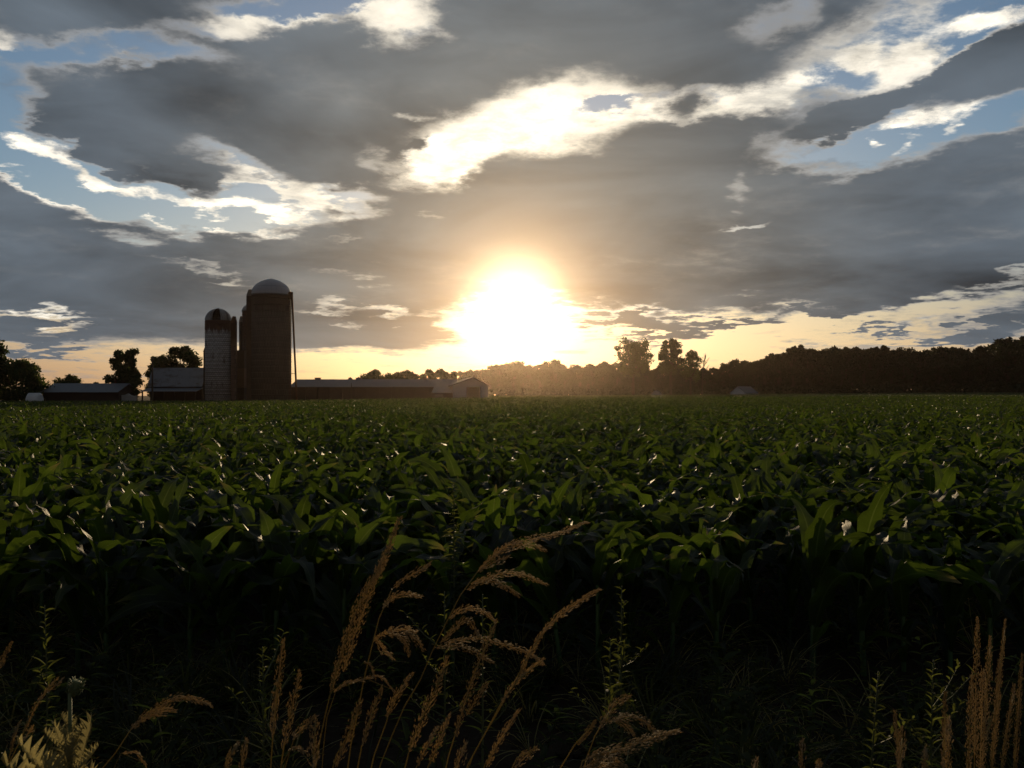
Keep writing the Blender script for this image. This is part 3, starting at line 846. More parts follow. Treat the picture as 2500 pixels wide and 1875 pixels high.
# ------------------------------------------------------------------ the corn field
def corn_leaf(mb, rng, z0, th, L_, W_, f0, f1, segs=12, across=4, pw=1.35, r0=.012, mi=0):
    p = Vector((r0 * math.cos(th), r0 * math.sin(th), z0))
    tw0 = rng.uniform(-.25, .25); tw1 = rng.gauss(0, 1.0)
    k1, k2 = rng.uniform(14, 24), rng.uniform(14, 24); h1, h2 = rng.random() * 6.28, rng.random() * 6.28
    amp = rng.uniform(.16, .36); bend = rng.gauss(0, .35)
    rows = []
    ds = L_ / segs
    for i in range(segs + 1):
        s = i / segs
        phi = f0 + (f1 - f0) * s ** pw
        t_ = th + bend * s * s
        dr = Vector((math.sin(phi) * math.cos(t_), math.sin(phi) * math.sin(t_), math.cos(phi)))
        side = Vector((-math.sin(t_), math.cos(t_), 0))
        side.rotate(Matrix.Rotation(tw0 + tw1 * s * s, 3, dr))
        nor = dr.cross(side)
        w = W_ * (min(1.0, .45 + 2.4 * s) if s < .3 else 1.0) * max(0.0, 1 - max(0.0, (s - .38) / .62) ** 1.7)
        w = max(w, .0015)
        fold = .50 * (1 - s) + .05
        row = []
        for a in range(across + 1):
            u = 2 * a / across - 1
            wav = amp * u * u * math.sin((k1 if u > 0 else k2) * s * L_ / .6 + (h1 if u > 0 else h2)) * min(1, 3 * s)
            row.append(p + side * (u * w / 2) + nor * (-abs(u) * w * .5 * fold * -1 + wav * w))
        rows.append(mb.add(row))
        p = p + dr * ds
    for i in range(segs):
        for a in range(across):
            b, c = rows[i] + a, rows[i + 1] + a
            u0, u1, v0, v1 = a / across, (a + 1) / across, i / segs, (i + 1) / segs
            mb.face((b, b + 1, c + 1, c), [(u0, v0), (u1, v0), (u1, v1), (u0, v1)], mi)

def corn_plan(seed):
    """where each leaf of a plant springs, how long, how wide, how bent"""
    rng = random.Random(seed)
    n = rng.randint(8, 10); base = rng.random() * 6.28
    H = rng.uniform(.42, .52)
    out = []
    for i in range(n):
        f = i / (n - 1)
        th = base + math.pi * (i % 2) + rng.gauss(0, .38)
        z = .06 + (H - .04) * f ** .85
        if f < .3: L_, W_, a, b = rng.uniform(.36, .50), rng.uniform(.048, .062), rng.uniform(.5, .8), rng.uniform(1.9, 2.5)
        elif f < .75: L_, W_, a, b = rng.uniform(.66, .90), rng.uniform(.100, .134), rng.uniform(.30, .62), rng.uniform(1.9, 2.85)
        else: L_, W_, a, b = rng.uniform(.42, .62), rng.uniform(.078, .112), rng.uniform(.12, .40), rng.uniform(1.0, 2.5)
        out.append((z, th, L_, W_, a, b, rng.uniform(1.1, 1.9)))
    return H, out

def stalk_mb(mb, H, mi=0, seg=8):
    mb.tube([(0, 0, -.05), (0, 0, .02), (.003, 0, H * .5), (0, .003, H), (0, 0, H + .12)], [.016, .015, .014, .011, .004], seg, True, mi)

NPROTO = 9
plans = [corn_plan(100 + i) for i in range(NPROTO)]

# the plants of the nearest rows: each a thing with stalk and leaves of its own
rng = random.Random(4)
near, rest = [], []
y = 5.15; row = 0
while y < 118:
    half = .585 * y + 2.5
    x = -half
    off = rng.random() * .22
    while x < half:
        xx, yy = x + off + rng.gauss(0, .02), y + rng.gauss(0, .035) + .02 * math.sin(x * 1.3 + row)
        miss = rng.random() < (.24 if row == 0 else .10)
        x += .215 * rng.uniform(.85, 1.15)
        if miss: continue
        if xx < 1.0 and yy > 106: continue
        if row < 8 and abs(xx) < .5555 * yy + .30 and len(near) < 298: near.append((xx, yy, row))
        else: rest.append((xx, yy))
    y += .76; row += 1

proto_roots = []
for i in range(NPROTO):
    H, leaves = plans[i]
    r2 = random.Random(500 + i)
    mb = MB(); stalk_mb(mb, H); st_me = mb.mesh('stalk', M['stalk'], True)
    lm = []
    for (z, th, L_, W_, a, b, pw) in leaves:
        mb = MB(); corn_leaf(mb, r2, z, th, L_, W_, a, b, 14, 4, pw); lm.append(mb.mesh('leaf', M['corn'], True))
    proto_roots.append((st_me, lm))

ROWS = ['front row of the field, right behind the weedy verge', 'second row behind the weedy verge', 'third row behind the weedy verge', 'fourth row behind the weedy verge', 'fifth row behind the weedy verge', 'sixth row behind the weedy verge', 'seventh row behind the weedy verge', 'eighth row behind the weedy verge']
ROW_GROUP = ['corn plants of the front row', 'corn plants of the second row', 'corn plants of the third row', 'corn plants of the fourth row', 'corn plants of the fifth row', 'corn plants of the sixth row', 'corn plants of the seventh row', 'corn plants of the eighth row']
made = {}
for k, (xx, yy, row) in enumerate(near):
    v = rng.randrange(NPROTO)
    loc = (xx, yy, land(xx, yy)); rz = rng.random() * 6.283; sc = rng.uniform(.84, 1.10)
    if v not in made:
        t = thing('corn_plant', 'green corn plant in the ' + ROWS[row], 'corn plant', loc, rz, ROW_GROUP[row]); t.scale = (sc,) * 3
        st_me, lm = proto_roots[v]
        kids = [place('stalk', st_me, t)] + [place('leaf', me, t) for me in lm]
        made[v] = (t, kids)
    else:
        t, kids = made[v]
        t2_ = copy_thing(t, kids, loc, rz, sc)
        t2_['label'] = 'green corn plant in the ' + ROWS[row]; t2_['group'] = ROW_GROUP[row]
        t2_.rotation_euler = (rng.gauss(0, .06), rng.gauss(0, .06), rz)

# the rows behind, past counting: one object
def corn_proto(i, segs, across, keep=1.0, wide=1.0):
    H, leaves = plans[i % NPROTO]
    r2 = random.Random(900 + i)
    mb = MB(); stalk_mb(mb, H, 1, 4)
    for (z, th, L_, W_, a, b, pw) in leaves:
        if r2.random() < keep and z > .1: corn_leaf(mb, r2, z, th, L_, W_ * wide, a, b, segs, across, pw)
    return mb
protos = [bpy.data.objects.new('corn_row_plant', corn_proto(i, 9, 2).mesh('corn_row_plant', [M['corn'], M['stalk']], True)) for i in range(9)]
pts = [(x, y, land(x, y)) for x, y in rest]
n = len(pts)
nr = np.random.RandomState(3)
eul = np.zeros((n, 3)); eul[:, 2] = nr.rand(n) * 6.283; eul[:, :2] = nr.randn(n, 2) * .06
o = scatter('corn_field', protos, pts, eul, nr.uniform(.84, 1.10, n), nr.randint(0, 9, n))
tag(o, 'corn standing in close rows behind the nearest plants', kind='stuff')

# far corn in blocks of sixteen plants a row, three rows
def block(seed):
    r2 = random.Random(seed); big = MB()
    for j in range(4):
        for i in range(14):
            mb = corn_proto(r2.randrange(9), 5, 1, .7, 1.1)
            rz, sc = r2.random() * 6.28, r2.uniform(.85, 1.1)
            c, s = math.cos(rz) * sc, math.sin(rz) * sc
            ox, oy = -1.5 + i * .22 + r2.gauss(0, .02), -1.1 + .76 * j
            b = big.add([(vx * c - vy * s + ox, vx * s + vy * c + oy, vz * sc) for vx, vy, vz in mb.v])
            for f, uv, m_ in zip(mb.f, mb.uv, mb.mi): big.face([b + q_ for q_ in f], uv, m_)
    return bpy.data.objects.new('corn_block', big.mesh('corn_block', [M['corn'], M['stalk']], True))
blocks = [block(60 + i) for i in range(3)]
pts, eul, var = [], [], []
y = 119.5
while y < WD + 4:
    x = -6.0 if y > 121 else 2.0
    while x < .60 * y + 10:
        px = 1250 + x / y * FPX
        lim = WD - 8 - 70 * smooth(px, 2250, 2600) + 10 * smooth(px, 1500, 1100)
        hb = FD - 2 < y < FD + 24 and px < 1200
        if y < lim and not hb and (px > 1206 or y > 150):
            pts.append((x, y, land(x, y))); eul.append((0, 0, math.pi * nr.randint(0, 2))); var.append(nr.randint(0, 3))
        x += 3.08
    y += 3.04
o = scatter('far_corn', blocks, pts, eul, np.ones(len(pts)), var)
tag(o, 'distant corn reaching to the foot of the dark wood', kind='stuff')
print('corn: near', len(near), 'rest', n, 'blocks', len(pts))

# ------------------------------------------------------------------ tall grasses on the verge
def polyline(pts, n):
    """n points spread evenly along a smooth line through pts"""
    pts = [Vector(p) for p in pts]
    if len(pts) == 2: return [pts[0].lerp(pts[1], i / (n - 1)) for i in range(n)]
    ext = [pts[0] * 2 - pts[1]] + pts + [pts[-1] * 2 - pts[-2]]
    fine = []
    for i in range(1, len(ext) - 2):
        p0, p1, p2, p3 = ext[i - 1:i + 3]
        for k in range(8):
            t = k / 8
            fine.append(.5 * ((2 * p1) + (p2 - p0) * t + (2 * p0 - 5 * p1 + 4 * p2 - p3) * t * t + (3 * p1 - p0 - 3 * p2 + p3) * t ** 3))
    fine.append(pts[-1])
    ln = [0]
    for a, b in zip(fine, fine[1:]): ln.append(ln[-1] + (b - a).length)
    out = []; j = 0
    for i in range(n):
        s = ln[-1] * i / (n - 1)
        while j < len(ln) - 2 and ln[j + 1] < s: j += 1
        out.append(fine[j].lerp(fine[j + 1], 0 if ln[j + 1] == ln[j] else (s - ln[j]) / (ln[j + 1] - ln[j])))
    return out

def spikelet(mb, p, dr, ln, r):
    dr = dr.normalized(); a = dr.orthogonal().normalized(); b = dr.cross(a)
    m = p + dr * ln * .38
    i = mb.add([p, m + a * r, m + b * r, m - a * r, m - b * r, p + dr * ln])
    for k in range(4):
        k2 = (k + 1) % 4
        mb.face((i, i + 1 + k2, i + 1 + k)); mb.face((i + 1 + k, i + 1 + k2, i + 5))

def seed_head(path, rng, spread=.010, dens=1.0, ln=.0068, r=.00078, droop=.0):
    """a panicle: a thin axis carrying short branchlets set with pointed spikelets"""
    mb = MB()
    L_ = sum((b - a).length for a, b in zip(path, path[1:]))
    n = max(8, int(L_ / .0021 * dens))
    line = polyline(path, n)
    mb.tube(line[::max(1, n // 14)] + [line[-1]], .0008, 4, False)
    for i, p in enumerate(line):
        t = i / (n - 1)
        dr = (line[min(i + 1, n - 1)] - line[max(i - 1, 0)]).normalized()
        w = .85 * spread * (.35 + .65 * math.sin(math.pi * min(1, t * 1.02 + .03)) ** .7)
        for k in range(3):
            v = Vector((rng.gauss(0, 1), rng.gauss(0, 1), rng.gauss(0, 1))); v -= dr * v.dot(dr)
            if v.length < .01: continue
            v.normalize(); q_ = p + v * w * rng.uniform(.05, 1.0) + dr * rng.uniform(0, .004) - Vector((0, 0, droop * rng.random()))
            spikelet(mb, q_, dr + v * rng.uniform(.05, .38) - Vector((0, 0, droop * 12 * rng.random())), ln * rng.uniform(.7, 1.25), r * rng.uniform(.8, 1.3))
    return mb

GR = random.Random(21)
def grass(label, D, stem, heads, spread=.009, dens=1.0, group='tall grasses on the verge', rad=.0019, blade=True, dz=0.0):
    """stem: frame bearings from the bottom up; heads: bearings of each seed head, all at the distance D"""
    pts = [P(px, py, D) for px, py in stem]
    p0 = pts[0]; sl = (pts[0] - pts[1]); sl = sl / max(.02, abs(sl.z))
    foot = Vector((p0.x + sl.x * p0.z * .45, D + GR.uniform(-.03, .03), land(p0.x, D)))
    mid = foot.lerp(p0, .55) + Vector((sl.x * p0.z * .08, 0, 0))
    t = thing('grass_stem', label, 'grass stem', foot, 0, group)
    lift = [foot - foot, mid - foot] + [p - foot for p in pts]
    line = polyline([Vector(v) for v in lift], 22)
    mb = MB(); mb.tube(line, [rad * (1.15 - .7 * i / 21) for i in range(22)], 5); mb.build('stem', M['dry_stem'], t, True)
    for h in heads:
        path = []
        for i, (px, py) in enumerate(h):
            path.append(P(px, py, D + .015 * math.sin(i * 1.7 + px)) - foot)
        seed_head(path, GR, spread, dens).build('seed_head', M['dry'], t)
    if blade:
        for k in range(GR.choice((1, 2))):
            a = GR.random() * 6.283; z = GR.uniform(.12, .4)
            bm = MB(); corn_leaf(bm, GR, z, a, GR.uniform(.22, .36), GR.uniform(.006, .010), GR.uniform(.2, .5), GR.uniform(1.2, 2.2), 8, 2, 1.4, .002)
            bm.build('blade', M['blade'], t, True)
    return t

grass('tallest straight grass stem with a long dense brown head leaning right', 1.72, [(770, 1875), (800, 1720), (835, 1590), (880, 1470), (935, 1370), (974, 1269)],
      [[(806, 1694), (835, 1590), (880, 1470), (935, 1370), (974, 1269)], [(838, 1640), (868, 1545), (905, 1445), (940, 1372)]], .0125, 1.5)
grass('grass stem with five small drooping seed heads on its right side', 1.66, [(848, 1880), (870, 1759), (885, 1676), (897, 1615), (912, 1566), (930, 1495), (957, 1438)],
      [[(961, 1435), (990, 1412), (1020, 1395), (1047, 1378)], [(934, 1484), (955, 1463), (985, 1450), (1021, 1455)], [(912, 1566), (940, 1545), (985, 1536), (1012, 1541)], [(945, 1546), (985, 1560), (997, 1594)], [(985, 1540), (1015, 1560), (1031, 1582)], [(920, 1560), (935, 1585), (955, 1604)]], .0085, 1.2)
grass('thin grass stem bending over to the right in a low arch', 1.6, [(786, 1880), (797, 1760), (806, 1700), (844, 1668), (889, 1658), (927, 1652), (957, 1683)],
      [[(815, 1690), (844, 1668), (889, 1658), (927, 1652), (957, 1683)], [(889, 1615), (905, 1625), (915, 1649)]], .004, .7, rad=.0012)
grass('highest reaching grass stem with many long heads arching to the right', 1.8, [(927, 1875), (957, 1796), (987, 1725), (1032, 1649), (1059, 1581), (1089, 1521), (1126, 1450), (1168, 1393)],
      [[(1168, 1393), (1225, 1340), (1290, 1318), (1360, 1303), (1429, 1276)], [(1200, 1362), (1240, 1338), (1290, 1330), (1326, 1342)], [(1165, 1397), (1200, 1376), (1240, 1360)], [(1150, 1425), (1215, 1403), (1270, 1402), (1330, 1425)],
       [(1140, 1440), (1180, 1420), (1220, 1424), (1265, 1453)], [(1096, 1510), (1138, 1484), (1175, 1492), (1205, 1512)], [(1075, 1570), (1134, 1514), (1155, 1530), (1168, 1553)], [(1062, 1581), (1115, 1577), (1160, 1592), (1198, 1615)], [(1085, 1570), (1165, 1559), (1244, 1578), (1290, 1594), (1323, 1619)]], .0095, 1.15)
grass('feathery grass head leaning right just under the highest arching heads', 1.75, [(1085, 1890), (1126, 1751), (1153, 1653), (1183, 1589), (1209, 1521)],
      [[(1110, 1800), (1140, 1700), (1165, 1630), (1209, 1521)], [(1140, 1745), (1165, 1705), (1187, 1672)]], .011, 1.0)
grass('long slender grass stem ending in a pale spear head far to the right', 1.7, [(1115, 1940), (1150, 1853), (1225, 1721), (1289, 1604), (1325, 1544)],
      [[(1325, 1544), (1352, 1515), (1395, 1482), (1459, 1442)], [(1270, 1650), (1289, 1604), (1325, 1544)]], .0085, 1.5)
grass('grass stem with a small head beside the long slender spear', 1.68, [(1128, 1920), (1180, 1800), (1244, 1683), (1290, 1640), (1323, 1615)], [[(1225, 1715), (1262, 1663), (1323, 1612)]], .007, 1.0)
grass('short upright orange grass spike left of the tall dense head', 1.55, [(660, 1890), (672, 1750), (681, 1650), (691, 1570)], [[(664, 1800), (672, 1720), (681, 1650), (691, 1570)]], .010, 1.2)
grass('second orange grass spike close right of the short upright one', 1.57, [(684, 1890), (705, 1760), (731, 1645)], [[(690, 1830), (705, 1760), (731, 1645)]], .010, 1.1)
grass('small grass head nodding right at the foot of the orange spikes', 1.5, [(690, 1900), (720, 1800), (745, 1770), (768, 1752)], [[(715, 1805), (730, 1785), (768, 1752)]], .009, 1.2)
grass('tiny pale grass head lying almost flat near the bottom edge', 1.5, [(682, 1895), (695, 1845), (708, 1830)], [[(704, 1832), (722, 1826), (743, 1835)]], .005, 1.2)
for lab, D, st, hd, sp in (
    ('grass head rising between the dense head and the highest stem, left one', 1.55, [(870, 1890), (900, 1770), (930, 1683)], [(885, 1820), (905, 1750), (930, 1683)], .008),
    ('grass head rising just left of the highest arching stem', 1.62, [(900, 1900), (935, 1790), (955, 1720), (1002, 1649)], [(945, 1750), (965, 1705), (1002, 1649)], .009),
    ('broad dense grass head close right of the highest arching stem', 1.6, [(985, 1890), (1020, 1780), (1060, 1690), (1092, 1608)], [(1000, 1835), (1030, 1755), (1060, 1690), (1092, 1608)], .013),
    ('low slim grass head below the feathery leaning head, left one', 1.5, [(1005, 1900), (1030, 1845), (1066, 1781)], [(1018, 1870), (1040, 1825), (1066, 1781)], .006),
    ('low slim grass head below the feathery leaning head, right one', 1.5, [(1035, 1900), (1065, 1830), (1096, 1751)], [(1050, 1865), (1072, 1810), (1096, 1751)], .008),
    ('stubby grass head low under the feathery leaning head', 1.45, [(1105, 1905), (1118, 1865), (1134, 1820)], [(1112, 1885), (1122, 1855), (1134, 1820)], .010),
    ('bright orange leaning grass head under the long slender spear', 1.5, [(1170, 1910), (1205, 1835), (1263, 1740)], [(1188, 1872), (1215, 1815), (1263, 1740)], .008),
    ('low orange grass head leaning right at the bottom edge', 1.42, [(1235, 1910), (1262, 1868), (1308, 1830)], [(1250, 1885), (1275, 1855), (1308, 1830)], .010),
    ('blunt grass head at the bottom edge left of the orange spikes', 1.45, [(545, 1905), (556, 1860), (577, 1817)], [(550, 1880), (562, 1845), (577, 1817)], .009),
    ('narrow grass head at the bottom edge close to the orange spikes', 1.47, [(586, 1905), (592, 1860), (600, 1812)], [(588, 1885), (593, 1850), (600, 1812)], .006),
    ('dark soft grass head right of the small nodding head', 1.42, [(764, 1910), (766, 1840), (770, 1765)], [(765, 1880), (767, 1820), (770, 1765)], .012),
    ('thick grass head leaning right under the thin arching stem', 1.48, [(805, 1900), (830, 1840), (848, 1800), (880, 1715)], [(818, 1872), (848, 1805), (880, 1715)], .011),
    ('left member of the lower right drooping grass heads', 1.52, [(1360, 1890), (1410, 1819), (1433, 1789), (1451, 1766)], [(1410, 1819), (1433, 1789), (1452, 1764)], .006)):
    grass(lab, D, st, [hd], sp, 1.2)
grass('drooping brown grass head with two curved side branches at lower right', 1.55, [(1425, 1890), (1440, 1826), (1463, 1777), (1489, 1736)],
      [[(1463, 1777), (1489, 1736), (1512, 1713), (1534, 1700)], [(1480, 1765), (1504, 1756), (1525, 1768), (1542, 1789)], [(1495, 1758), (1519, 1751), (1564, 1755), (1602, 1789)]], .010, 1.3)
grass('thick furry brown grass plume pointing right at lower right', 1.4, [(1410, 1905), (1421, 1875), (1444, 1845), (1497, 1838), (1557, 1815)],
      [[(1430, 1860), (1450, 1843), (1497, 1836), (1557, 1815), (1610, 1797), (1651, 1787)], [(1425, 1885), (1450, 1862), (1490, 1850), (1520, 1868)], [(1430, 1890), (1470, 1868), (1510, 1880)]], .0125, 1.7)
# right hand tuft
for lab, D, base, tip, sp in (
    ('tallest grass spike of the dense tuft at lower right', 2.42, 2378, (2387, 1512), .013), ('grass spike in the middle of the dense lower right tuft', 2.4, 2395, (2418, 1559), .016),
    ('thin grass spike leaning out right from the dense lower right tuft', 2.44, 2420, (2454, 1516), .008), ('left outer grass spike of the dense lower right tuft', 2.36, 2362, (2373, 1653), .013),
    ('right inner grass spike of the dense lower right tuft', 2.38, 2418, (2440, 1617), .012), ('short fat grass spike at the front of the dense lower right tuft', 2.3, 2392, (2400, 1640), .018),
    ('lone thin grass spike left of the dense lower right tuft', 1.6, 2303, (2308, 1697), .006), ('stout short grass spike left of the dense lower right tuft', 1.52, 2312, (2317, 1758), .009),
    ('small grass spike beneath the yellow lit weed', 1.5, 2196, (2203, 1783), .009), ('faint thin grass spike bending left beneath the yellow lit weed', 1.55, 2200, (2185, 1744), .005),
    ('lowest grass tip between the yellow lit weed and the dense tuft', 1.45, 2257, (2259, 1830), .006), ('single low grass tip in the dark lower right ground', 1.45, 1957, (1959, 1812), .007),
    ('tiny orange grass tip at the bottom edge right of the furry plume', 1.42, 1838, (1846, 1856), .007), ('tiny brown grass tip at the bottom edge near the single low tip', 1.42, 1996, (2000, 1857), .006),
    ('grass spike leaning right beyond the dense lower right tuft', 2.35, 2440, (2476, 1675), .011), ('grass spike at the far right edge of the frame', 2.4, 2474, (2496, 1602), .009)):
    bx, (tx, ty) = base, tip
    low = min(1885, ty + 330)
    grass(lab, D, [(bx, 1930), (bx + (tx - bx) * .25, low - (low - ty) * .25), (bx + (tx - bx) * .6, low - (low - ty) * .6), (tx, ty + 20)], [[(bx + (tx - bx) * .15, low), (bx + (tx - bx) * .55, (low + ty) / 2), (tx, ty)]], sp, 1.3)
# left hand stems
grass('nodding orange grass head bowing right above the dark ground at left', 1.6, [(235, 1905), (270, 1855), (298, 1815), (320, 1780)], [[(320, 1780), (345, 1757), (370, 1738), (420, 1709), (453, 1703), (485, 1710), (510, 1720)], [(355, 1755), (390, 1738), (420, 1735)]], .0105, 1.5)
grass('open thin grass stem leaning right behind the pale thistle', 1.85, [(10, 1900), (40, 1830), (57, 1789), (85, 1729), (110, 1690), (136, 1660)], [[(57, 1789), (85, 1729), (110, 1690), (136, 1660)], [(55, 1810), (70, 1790), (78, 1775)], [(112, 1690), (135, 1675), (150, 1660)]], .0055, .8)
grass('thin pale grass stem left of the open leaning one', 1.8, [(14, 1900), (24, 1850), (32, 1810), (47, 1767)], [[(26, 1840), (34, 1800), (47, 1767)]], .004, .9)
grass('grass tip entering at the left edge', 1.7, [(-60, 1800), (-25, 1690), (0, 1620)], [[(-15, 1660), (5, 1615), (26, 1572)]], .006, 1.2)
grass('small curled grass stem right of the pale thistle', 1.6, [(270, 1905), (285, 1850), (305, 1836), (330, 1838), (352, 1862)], [[(300, 1838), (330, 1838), (352, 1862)]], .003, .7, rad=.0011)

# ------------------------------------------------------------------ broad-leaved weeds
def simple_leaf(ln, wd, curl, segs=4, fold=.25):
    mb = MB(); rows = []
    for i in range(segs + 1):
        s = i / segs; w = wd * math.sin(math.pi * min(.985, .06 + .94 * s)) ** .8
        x = ln * s; z = -curl * ln * s * s
        rows.append(mb.add([(x, -w / 2, z + fold * w), (x, 0, z), (x, w / 2, z + fold * w)]))
    for i in range(segs):
        for a in (0, 1):
            mb.face((rows[i] + a, rows[i + 1] + a, rows[i + 1] + a + 1, rows[i] + a + 1), [(a / 2, i / segs), (a / 2, (i + 1) / segs), ((a + 1) / 2, (i + 1) / segs), ((a + 1) / 2, i / segs)])
    return mb

weed_meshes = [simple_leaf(.070, .019, .45, 5).mesh('leaf', M['weed'], True), simple_leaf(.048, .012, .3, 5).mesh('leaf', M['weed'], True), simple_leaf(.026, .008, .2, 4).mesh('leaf', M['weed'], True)]

def weed(label, px, ytop, D, seed, n=34, whorl=False, bushy=0, size=1.0, lean=0.0):
    rng = random.Random(seed)
    c = P(px, ytop, D); h = c.z - land(c.x, D)
    t = thing('weed', label, 'weed', (c.x - lean * h, D, land(c.x, D)))
    mb = MB()
    ax = lambda u: Vector((lean * h * u ** 1.3, .02 * math.sin(3 * u), h * u))
    mb.tube([ax(i / 8) for i in range(9)], [.0052 * (1.1 - .8 * i / 8) for i in range(9)], 6)
    n = int(n * 1.7)
    spots = [(ax(.2 + .8 * (i / n) ** .8), i / n) for i in range(n)]
    for k in range(bushy):
        u = rng.uniform(.45, .85); a = rng.random() * 6.283; s = ax(u); L_ = rng.uniform(.08, .17)
        e = s + Vector((math.cos(a) * L_, math.sin(a) * L_, L_ * .9))
        mb.tube([s, (s + e) / 2 + Vector((0, 0, -.012)), e], [.003, .0022, .001], 4, False)
        for j in range(11): spots.append((s.lerp(e, .25 + .75 * j / 10), .75))
    mb.build('stem', M['weed_stem'], t, True)
    for i, (p, u) in enumerate(spots):
        a = i * 2.4 + rng.uniform(-.4, .4)
        me = weed_meshes[2] if u > .7 else weed_meshes[1] if u > .4 or rng.random() < .4 else weed_meshes[0]
        o = place('leaf', me, t)
        o.location = p
        o.rotation_euler = (rng.gauss(0, .3), -rng.uniform(.2, 1.0) if not whorl else rng.uniform(-.9, .2), a)
        s = size * rng.uniform(.75, 1.3); o.scale = (s, s, s)
    return t

weed('tall lit weed with small ragged leaves at the far left', 108, 1478, 2.9, 1, 34, bushy=3)
weed('dusky spire shaped weed standing alone in front of the corn', 1108, 1178, 4.75, 2, 60, whorl=True, size=1.25)
weed('bushy yellow lit weed behind the highest arching grass', 1085, 1445, 3.0, 3, 26, bushy=6, size=.8)
weed('twiggy yellow lit weed close right of the bushy one behind the arching grass', 1178, 1452, 2.95, 4, 24, bushy=4, size=.75)
weed('feathery lit weed in the dark right of the slender spear grass', 1518, 1432, 3.0, 5, 34, bushy=5, size=.8)
weed('lone bright yellow lit weed with pale tip leaves at lower right', 2146, 1640, 2.35, 6, 40, bushy=3, size=.85, lean=.04)
weed('dull green weed low between the spear grass and the furry plume', 1490, 1560, 2.9, 7, 36, bushy=4)
weed('dull feathery weed left of the short orange spikes', 640, 1580, 3.0, 8, 36, bushy=4)
weed('dim weed in the shade left of the dense lower right tuft', 2280, 1610, 2.7, 9, 36, bushy=4)

# thistle
def thistle():
    D = 1.55; rng = random.Random(8)
    c = P(176, 1690, D); base = P(166, 1875, D)
    t = thing('thistle', 'pale spiny thistle with one closed bud at the lower left', 'thistle', (base.x, D, 0))
    top = Vector((c.x - base.x, 0, c.z))
    mb = MB()
    ax = lambda u: Vector((top.x * u ** 2, .01 * math.sin(4 * u), top.z * u))
    mb.tube([ax(i / 10) for i in range(11)], [.0058 * (1.15 - .6 * i / 10) for i in range(11)], 8); mb.build('stem', M['thistle_stem'], t, True)
    bud = MB(); bud.lathe([(.0045, 0), (.0076, .005), (.0096, .011), (.0085, .017), (.0066, .021), (.0078, .026)], 14)
    for k in range(90):
        a = rng.random() * 6.28; z = rng.uniform(.003, .024); rr = .0090
        spikelet(bud, Vector((math.cos(a) * rr * .9, math.sin(a) * rr * .9, z)), Vector((math.cos(a), math.sin(a), .9)), .009, .0014)
    bo = bud.build('bud', M['thistle_stem'], t, True); bo.location = top + Vector((0, 0, -.006)); bo.rotation_euler = (0, .3, 0)
    def spiny(ln, wd, seed):
        r2 = random.Random(seed); m = MB(); n = 21; rows = []
        for i in range(n):
            s = i / (n - 1)
            lobe = 1.0 if i % 2 else .24
            w = wd * .5 * math.sin(math.pi * min(.97, .10 + .90 * s)) ** .7 * lobe * r2.uniform(.6, 1.25)
            fx = .09 * ln * (i % 2)
            x = ln * s; z = -.10 * ln * math.sin(2.2 * s)
            rows.append(m.add([(x + fx, -w, z + .95 * w + .006 * (i % 2)), (x, -w * .35, z + .1 * w), (x, 0, z), (x, w * .35, z + .1 * w), (x + fx, w, z + .95 * w + .006 * (i % 2))]))
        for i in range(n - 1):
            for a in range(4): m.face((rows[i] + a, rows[i + 1] + a, rows[i + 1] + a + 1, rows[i] + a + 1))
        for i in range(1, n, 2):
            for sd in (0, 4):
                p = Vector(m.v[rows[i] + sd]); spikelet(m, p, Vector((.5, 1 if sd else -1, .4)), .008, .0005)
        return m.mesh('leaf', M['thistle'])
    kinds = [spiny(.105, .036, 1), spiny(.085, .031, 2), spiny(.058, .024, 3)]
    for i in range(52):
        u = .46 + .48 * (i / 51) ** .85
        o = place('leaf', kinds[0] if u < .8 else kinds[1] if u < .92 else kinds[2], t)
        o.location = ax(u); a = i * 2.4 + rng.uniform(-.3, .3)
        o.rotation_euler = (rng.gauss(0, .25), -rng.uniform(.7, 1.35), a)
        s = rng.uniform(.6, 1.2) * (1.0 if u < .88 else .6); s *= 1.3; o.scale = (s, s, s)
    # side shoot with a leafy tip at its right
    return t
thistle()

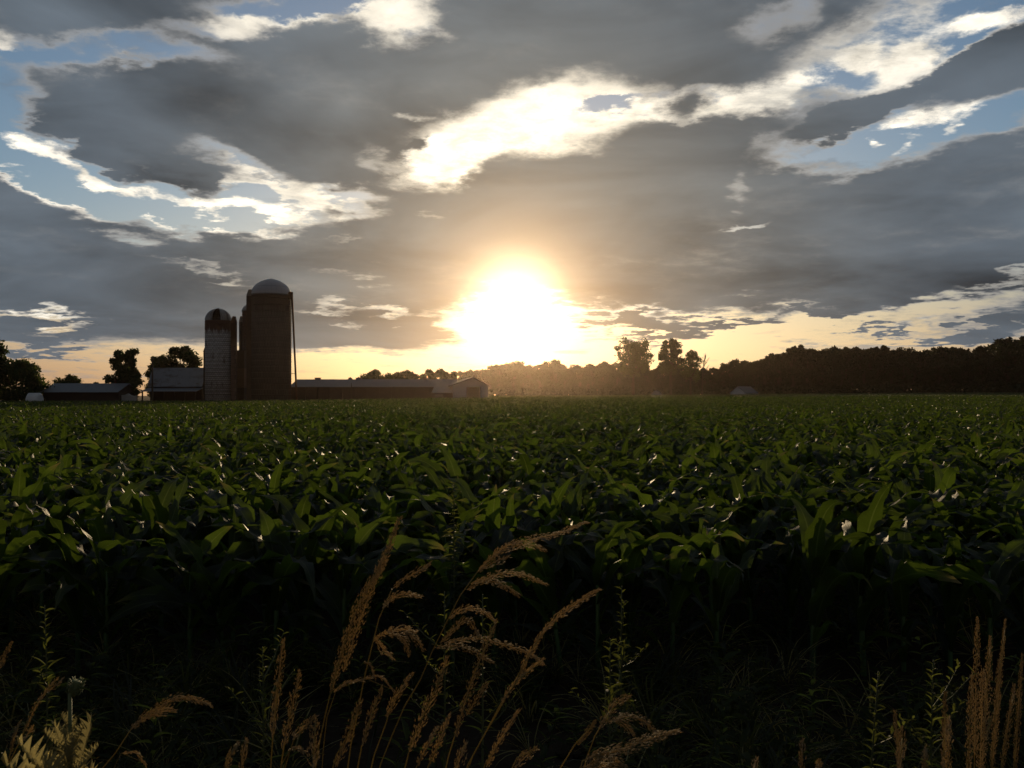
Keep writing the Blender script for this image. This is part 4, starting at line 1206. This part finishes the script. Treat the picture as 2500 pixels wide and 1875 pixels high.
# ------------------------------------------------------------------ low growth on the verge, past counting
def verge_cover():
    prot = []
    rng = random.Random(12)
    for k in range(4):                       # rosettes and leafy sprigs
        m = MB(); h = rng.uniform(.05, .28)
        m.tube([(0, 0, -.02), (.01, 0, h)], [.003, .0012], 4, False)
        for i in range(16):
            lf = simple_leaf(rng.uniform(.03, .075), rng.uniform(.010, .024), rng.uniform(.1, .6), 3)
            R_ = Matrix.Translation((0, 0, h * (.15 + .85 * i / 15))) @ Euler((rng.gauss(0, .3), -rng.uniform(.1, .9), i * 2.4)).to_matrix().to_4x4()
            b = m.add([R_ @ Vector(v) for v in lf.v])
            for f, uv in zip(lf.f, lf.uv): m.face([b + q_ for q_ in f], uv)
        prot.append(bpy.data.objects.new('sprig', m.mesh('sprig', M['weed'], True)))
    for k in range(3):                       # grass tufts
        m = MB()
        for i in range(22):
            corn_leaf(m, rng, 0, rng.random() * 6.28, rng.uniform(.12, .34), rng.uniform(.004, .008), rng.uniform(.05, .6), rng.uniform(.8, 2.2), 5, 2, 1.4, rng.uniform(.002, .03))
        prot.append(bpy.data.objects.new('tuft', m.mesh('tuft', M['blade'], True)))
    for k in range(2):                       # dead straw
        m = MB()
        for i in range(14):
            corn_leaf(m, rng, .01, rng.random() * 6.28, rng.uniform(.12, .30), rng.uniform(.003, .006), rng.uniform(.3, 1.3), rng.uniform(1.2, 2.3), 5, 2, 1.2, rng.uniform(.002, .04))
        prot.append(bpy.data.objects.new('straw', m.mesh('straw', M['dry_stem'], True)))
    pts, eul, scl, var = [], [], [], []
    for k in range(5200):
        y = 1.2 + 6.2 * rng.random() ** .9; x = rng.uniform(-1, 1) * (.75 * y + 1.2)
        if y > 5 and rng.random() < .55: continue
        d_ = math.sin(x * 1.9 + 1.3 * y) + math.sin(2.7 * y - x) + rng.gauss(0, .8)
        if d_ < -.4: continue
        pts.append((x, y, land(x, y) + .035 * math.sin(3.1 * x + 1.7 * y) * math.sin(2.3 * y - .9 * x) - .005))
        eul.append((rng.gauss(0, .15), rng.gauss(0, .15), rng.random() * 6.28)); scl.append(rng.uniform(.6, 1.5)); var.append(rng.choice((0, 1, 2, 3, 0, 1, 2, 3, 4, 5, 6, 7, 8)))
    tag(scatter('ground_cover', prot, pts, eul, scl, var), 'low weeds and grass tufts carpeting the dark verge', kind='stuff')
    # clods of earth
    cl = []
    for k in range(3):
        bm = bmesh.new(); bmesh.ops.create_icosphere(bm, subdivisions=1, radius=.03)
        for v in bm.verts: v.co *= rng.uniform(.7, 1.25); v.co.z *= .6
        me = bpy.data.meshes.new('clod'); bm.to_mesh(me); bm.free(); me.materials.append(M['soil']); cl.append(bpy.data.objects.new('clod', me))
    pts, eul, scl, var = [], [], [], []
    for k in range(2600):
        y = 1.5 + 6.5 * rng.random(); x = rng.uniform(-1, 1) * (.7 * y + 1)
        pts.append((x, y, land(x, y) + .035 * math.sin(3.1 * x + 1.7 * y) * math.sin(2.3 * y - .9 * x))); eul.append((0, 0, rng.random() * 6.28)); scl.append(rng.uniform(.25, 1.3)); var.append(rng.randrange(3))
    tag(scatter('soil_clods', cl, pts, eul, scl, var), 'clods of dark earth between the weeds', kind='stuff')
verge_cover()

# ------------------------------------------------------------------ evening haze, with the glare round the sun put into its colour
def haze():
    mb = MB(); mb.box(-2600, 2600, -500, 2700, -1.2, 32)
    m = bpy.data.materials.new('haze_air'); m.use_nodes = True
    nt = m.node_tree; nt.nodes.clear()
    out = nt.nodes.new('ShaderNodeOutputMaterial'); v = nt.nodes.new('ShaderNodeVolumePrincipled')
    v.inputs['Color'].default_value = (.97, .74, .58, 1); v.inputs['Density'].default_value = 7.5e-5  # reddish tint and density stand in for lens glare over the trees
    v.inputs['Anisotropy'].default_value = .92
    nt.links.new(v.outputs[0], out.inputs['Volume'])
    o = mb.build('haze', m)
    tag(o, 'thin haze over the field, tinted warm to imitate sun glare', kind='stuff')
haze()
